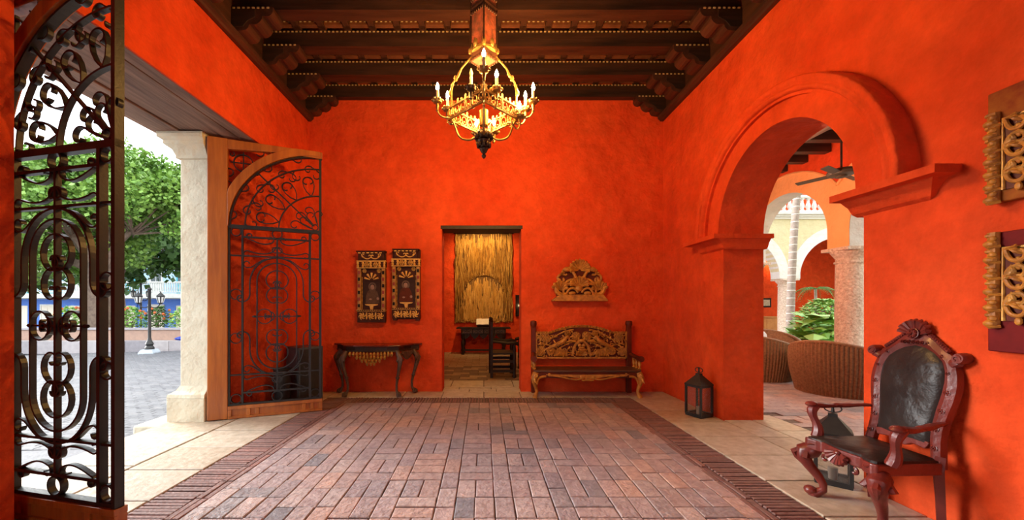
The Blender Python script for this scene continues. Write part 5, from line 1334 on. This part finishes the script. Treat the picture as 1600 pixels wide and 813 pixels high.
# ------------------------------------------------------------ the plaza outside
def zs(x): return -.20 - .025*max(0, -3.65-x)
m = MB(); 
for i in range(12):
    xa, xb = -3.6-6*i, -3.6-6*(i+1)
    m.quad((xa, -12, zs(xa)), (xb, -12, zs(xb)), (xb, 80, zs(xb)), (xa, 80, zs(xa)))
street = struct('ground_plaza', m, COBBLE, 'grey cobbled plaza sloping away from the gateway')
cob = brick_mesh(.20, .10, h=.03, ch=.012, name='cobble', mat=M('cobblestone', (1, 1, 1), .6, 0, (.75, .75, .75), 14, bump=.5, bscale=20, rnd=True, ramp=[(.11,.11,.125),(.15,.15,.165),(.085,.085,.10),(.17,.165,.175)]), j=90)
cv = [tuple(v.co) for v in cob.vertices]; cf = [tuple(p.vertices) for p in cob.polygons]; cm = MB(); rc = random.Random(4); nc = 0
for j in range(150):
    y = 4.2 + j*.105
    for i in range(64):
        x = -3.75 - i*.205 - (.10 if j % 2 else 0); px = 756+600*x/y
        if -20 < px < 330:
            z = zs(x)+.012+rc.uniform(-.004, .004); b0 = len(cm.v); cm.v += [(x+a, y+b, z+c) for a, b, c in cv]; cm.f += [tuple(b0+q for q in f) for f in cf]
part('cobbles', cm, cob.materials[0], street, kind='stuff')
# planter with kerb blocks
pl = thing('raised_planter', 'long raised stone planter across the plaza below the blue house', 'planter', (-12.6, 15.2, zs(-12.6)))
K1 = M('planter_block', (1, 1, 1), .8, 0, (.8, .8, .8), 6, bump=.4, rnd=True, ramp=[(.34,.31,.33),(.46,.42,.42),(.28,.26,.28)])
KB = M('planter_brick_tier', (.42, .27, .20), .8, 0, (.34, .22, .17), 8, bump=.5)
kb = MB().box(-.42, .42, -.15, .15, -.1, .40).mesh('kerb_block', K1)
for k in range(18): link('kerb_block', kb, pl, (-10.5+.86*k, .0, 0))
part('brick_tier', MB().box(-10.9, 4.7, .55, .85, -.1, .80), KB, pl, bev=.02); part('coping', MB().box(-10.95, 4.75, .50, .90, .80, .88), K1, pl, bev=.01); part('soil', MB().box(-10.9, 4.7, .85, 3.6, -.1, .72), BARK, pl); part('ledge', MB().box(-10.9, 4.7, .15, .55, -.1, .38), K1, pl)
m = MB().ball((0, 0, .06), (.32, .12, .09), 12, 6); m.ball((.18, .05, .10), (.14, .1, .1), 8, 5); m.ball((-.2, 0, .05), (.15, .1, .06), 8, 5)
tag(part('blue_bag', m, M('blue_plastic', (.02, .06, .42), .4, 0, (.01, .03, .25), 9, bump=.8, bscale=8, bdist=.05), None, True, loc=(-12.15, 15.52, zs(-12.6)+.41)), 'blue plastic bag lying on the planter ledge by the lamp post', 'bag')
rg = random.Random(8)
BL_ = ['wide green bush with orange blossoms beside the thick tree trunk', "green bush with orange blossoms seen through the gate's ring bars", 'low bright bush with orange blossoms between two darker bushes of the planter', 'dark green bush with orange blossoms behind the street lamp post', 'bright bush with orange blossoms just past the lamp post', 'dark green bush with orange blossoms next to the bright leafy plants']
for k, x in enumerate((-18.6, -17.2, -15.8, -14.6, -13.4, -12.3)):
    leafy('flowering_bush', BL_[k], (x, 17.2, zs(-12.6)+.725), 1.0, .5, 420, .17, LEAFD if k % 2 else LEAFB, 20+k, 'flowering bushes in the planter', 'bush', fl=12)
for k, x in enumerate((-11.35, -10.3)):
    leafy('leafy_plant', ('bright upright leafy plant between the flowering bushes and the drooping palm', 'bright upright leafy plant beyond the foot of the drooping palm')[k], (x, 16.7, zs(-12.6)+.72), .7, .4, 200, .3, LEAFB, 40+k, 'bright plants under the drooping palm', 'plant', upright=.8)
t = thing('drooping_palm', 'small drooping palm with bent trunk at the end of the planter', 'palm', (-10.85, 17.8, zs(-12.6)+.72)); part('trunk', MB().tube([(0, 0, 0), (.1, 0, 1.0), (.22, 0, 2.1)], [.11, .09, .08], 8), PALMT, t, True)
m = MB()
for q in range(13): frond(m, (.22, 0, 2.1), 2*pi*q/13, 1.5, 1.0+.4*(q % 2), 14)
part('fronds', m, LEAFB, t)
# street lamps
def street_lamp(label, loc, h):
    t = thing('street_lamp', label, 'street lamp', loc, .2, 'plaza lamps')
    part('plinth', MB().lathe([(.34, -.08), (.34, .05), (.26, .16), (.26, .165)], 4, a0=pi/4), M('pale_blue_plinth', (.50, .58, .66), .7), t)
    part('post', MB().lathe([(.15, .16), (.15, .22), (.10, .30), (.13, .36), (.07, .50), (.05, .60), (.045, h-.1), (.07, h-.05), (.055, h), (.02, h+.02)], 10), IRON, t, True)
    m = MB()
    for s in (-1, 1): m.tube([(s*a, 0, b) for a, b in scroll((.03, h*.72), (.15, h*.68), (.30, h*.70), (.34, h*.76), None, (.05, s*0+pi*1.2))], .018, 6)
    part('cross_arm', m, IRON, t, True)
    for s in (-1, 1):
        m = MB(); m.lathe([(.03, -.02), (.08, .02), (.13, .26), (.155, .28), (.10, .34), (.03, .40), (.02, .46)], 6, (s*.36, 0, h*.76)); hd = part('lamp_head', m, IRON, t)
        part('lamp_glass', MB().lathe([(.085, .04), (.132, .25)], 6, (s*.36, 0, h*.76), a0=pi/6), M('frosted_lamp_glass', (.6, .6, .58), .3), hd)
    return t
street_lamp('black twin-headed street lamp standing before the raised planter', (-12.45, 14.3, zs(-12.45)), 2.45)
street_lamp('black street lamp farther off behind the flowering bushes', (-18.75, 21.0, zs(-18.75)), 3.2)
# blue house with white balcony
BLUE = M('blue_house_wall', (.10, .22, .62), .8, 0, (.08, .18, .54), 3, bump=.2); LBLUE = M('pale_blue_wall', (.42, .60, .80), .8, 0, (.36, .54, .74), 3)
TURQ = M('turquoise_shutter', (.05, .42, .55), .6); CRD = M('cream_door', (.74, .66, .54), .7, 0, (.68, .60, .48), 4)
bz = zs(-32)-.2
hs_ = thing('blue_house', 'blue house with cream doors and white balustraded balcony across the plaza', 'house', (-32, 35, bz))
part('ground_wall', MB().box(-16, 9, 0, 6, 0, 3.15), BLUE, hs_); part('white_band', MB().box(-16, 9, -.12, .05, 3.15, 3.6), WHITE, hs_); part('balcony_slab', MB().box(-16, 9, -1.3, 0, 3.2, 3.62), WHITE, hs_, bev=.02)
part('upper_wall', MB().box(-16, 9, .0, 6, 3.6, 7.6), LBLUE, hs_); part('eave', MB().box(-16.3, 9.3, -.6, 6.3, 7.6, 7.9), WHITE, hs_); part('roof', MB().prism([(-.8, 7.9), (6.5, 7.9), (3, 9.4)], YZ, -16.3, 9.3), M('clay_roof', (.42, .17, .09), .8, 0, (.3, .12, .07), 9, bump=.5), hs_)
for k in range(10):
    x = -15+2.45*k
    d_ = part('door', MB().box(x-.62, x+.62, -.06, .02, 0, 2.55), CRD, hs_, bev=.01)
    for s in (-1, 1): part('door_panel', MB().box(x+s*.31-.27, x+s*.31+.27, -.085, -.06, .15, 2.4), CRD, d_, bev=.01)
    part('door_frame', MB().box(x-.74, x-.62, -.09, .02, 0, 2.67).box(x+.62, x+.74, -.09, .02, 0, 2.67).box(x-.62, x+.62, -.09, .02, 2.55, 2.67), WHITE if k % 2 else BLUE, d_)
    f_ = part('balcony_door', MB().box(x-.6, x+.6, -.05, .02, 3.62, 6.2), TURQ if k % 3 != 1 else WHITE, hs_, bev=.01); part('pane', MB().box(x-.45, x-.04, -.07, -.05, 4.6, 6.05).box(x+.04, x+.45, -.07, -.05, 4.6, 6.05), PANE, f_)
part('balcony_rail', MB().box(-16, 9, -1.25, -1.13, 4.55, 4.68), WHITE, hs_); part('balcony_foot_rail', MB().box(-16, 9, -1.25, -1.13, 3.70, 3.78), WHITE, hs_)
bl_m = MB().lathe([(.05, 3.78), (.05, 3.85), (.035, 3.9), (.06, 4.05), (.035, 4.3), (.05, 4.5), (.05, 4.55)], 6).mesh('baluster', WHITE)
for k in range(90): link('baluster', bl_m, hs_, (-9+.2*k, -1.19, 0))
part('wall_sign', MB().box(5.05, 6.0, -.1, -.02, .9, 1.35), M('brown_sign', (.25, .06, .03), .6), hs_, bev=.01)
# trees
def tree(label, loc, h, crown, n, size, mat, seed, trunk_r=.35):
    t = thing('plaza_tree', label, 'tree', loc, 0, 'trees on the plaza'); rd = random.Random(seed)
    m = MB(); m.tube([(0, 0, -.2), (.1, 0, h*.15), (-.1, .1, h*.3), (.05, 0, h*.42)], [trunk_r*1.5, trunk_r, trunk_r*.85, trunk_r*.7], 10)
    blobs = []
    for (cx, cy, cz, rx, rz_) in crown:
        m.tube([(.05, 0, h*.38), (cx*.5, cy*.5, lerp(h*.4, cz, .6)), (cx, cy, cz)], [trunk_r*.5, trunk_r*.25, trunk_r*.08], 6)
        for q in range(14):
            a = rd.uniform(0, 2*pi); p = rd.uniform(-.5, 1); bx = cx+rx*.8*cos(a)*sqrt(max(0, 1-p*p)); by = cy+rx*.8*sin(a)*sqrt(max(0, 1-p*p)); bz_ = cz+rz_*.8*p
            blobs.append((bx, by, bz_, rx*rd.uniform(.30, .5), rz_*rd.uniform(.28, .42))); m.tube([(cx*.8, cy*.8, cz-rz_*.2), (bx, by, bz_)], [.05, .015], 4)
    part('trunk', m, BARK, t, True)
    f = MB()
    for q in range(n):
        bx, by, bz_, br, bh = blobs[q % len(blobs)]
        d = Vector((rd.gauss(0, 1), rd.gauss(0, 1), rd.gauss(0, 1))).normalized()*rd.random()**.33
        p = Vector((bx+d.x*br, by+d.y*br, bz_+d.z*bh)); L = size*rd.uniform(.6, 1.35)
        u = Vector((rd.gauss(0, 1), rd.gauss(0, 1), rd.gauss(0, .6))).normalized(); v = u.cross(Vector((rd.gauss(0, 1), rd.gauss(0, 1), rd.gauss(0, 1)))).normalized()*.45
        k = len(f.v); f.v += [tuple(p), tuple(p+(u*.5+v)*L), tuple(p+u*L), tuple(p+(u*.5-v)*L)]; f.f.append((k, k+1, k+2, k+3))
    part('foliage', f, mat, t); return t
zz_ = zs(-15)
tree('broad leafy tree with a thick trunk standing behind the open gate leaf', (-17.0, 17.0, zz_), 9, [(-1.5, 0, 5.2, 2.6, 2.4), (1.6, .3, 5.6, 2.5, 2.6), (.2, .5, 7.3, 2.4, 1.9), (-3.6, .4, 4.2, 2.2, 1.9), (-3.4, 0, 7.0, 2.0, 1.8)], 42000, .17, LEAF, 1, .55)
tree('leafy tree reaching over the blue house and lamp post next to the pillar', (-12.6, 19.5, zz_), 9, [(-.6, 0, 6.0, 2.3, 2.3), (1.6, 0, 5.2, 2.2, 2.2), (.4, 0, 7.9, 2.2, 1.7), (-2.6, 0, 7.2, 2.2, 1.9), (2.6, .2, 7.2, 2.0, 1.7)], 40000, .18, LEAF, 2, .3)
tree('dark leafy tree farthest back on the plaza', (-23.0, 24, zs(-23)), 10, [(-1.5, 0, 5, 3.4, 3.0), (2.0, 0, 6, 3.2, 3.0), (0, 0, 8.5, 3, 2.4), (-4, 0, 7, 3, 3)], 16000, .38, LEAFD, 3, .45)
for o in list(bpy.data.objects):
    if o.name.startswith('Empty'): print(o.name)
print('OBJECT COUNT', len(bpy.data.objects), 'TRIS', sum(len(m.polygons) for m in bpy.data.meshes)*2)
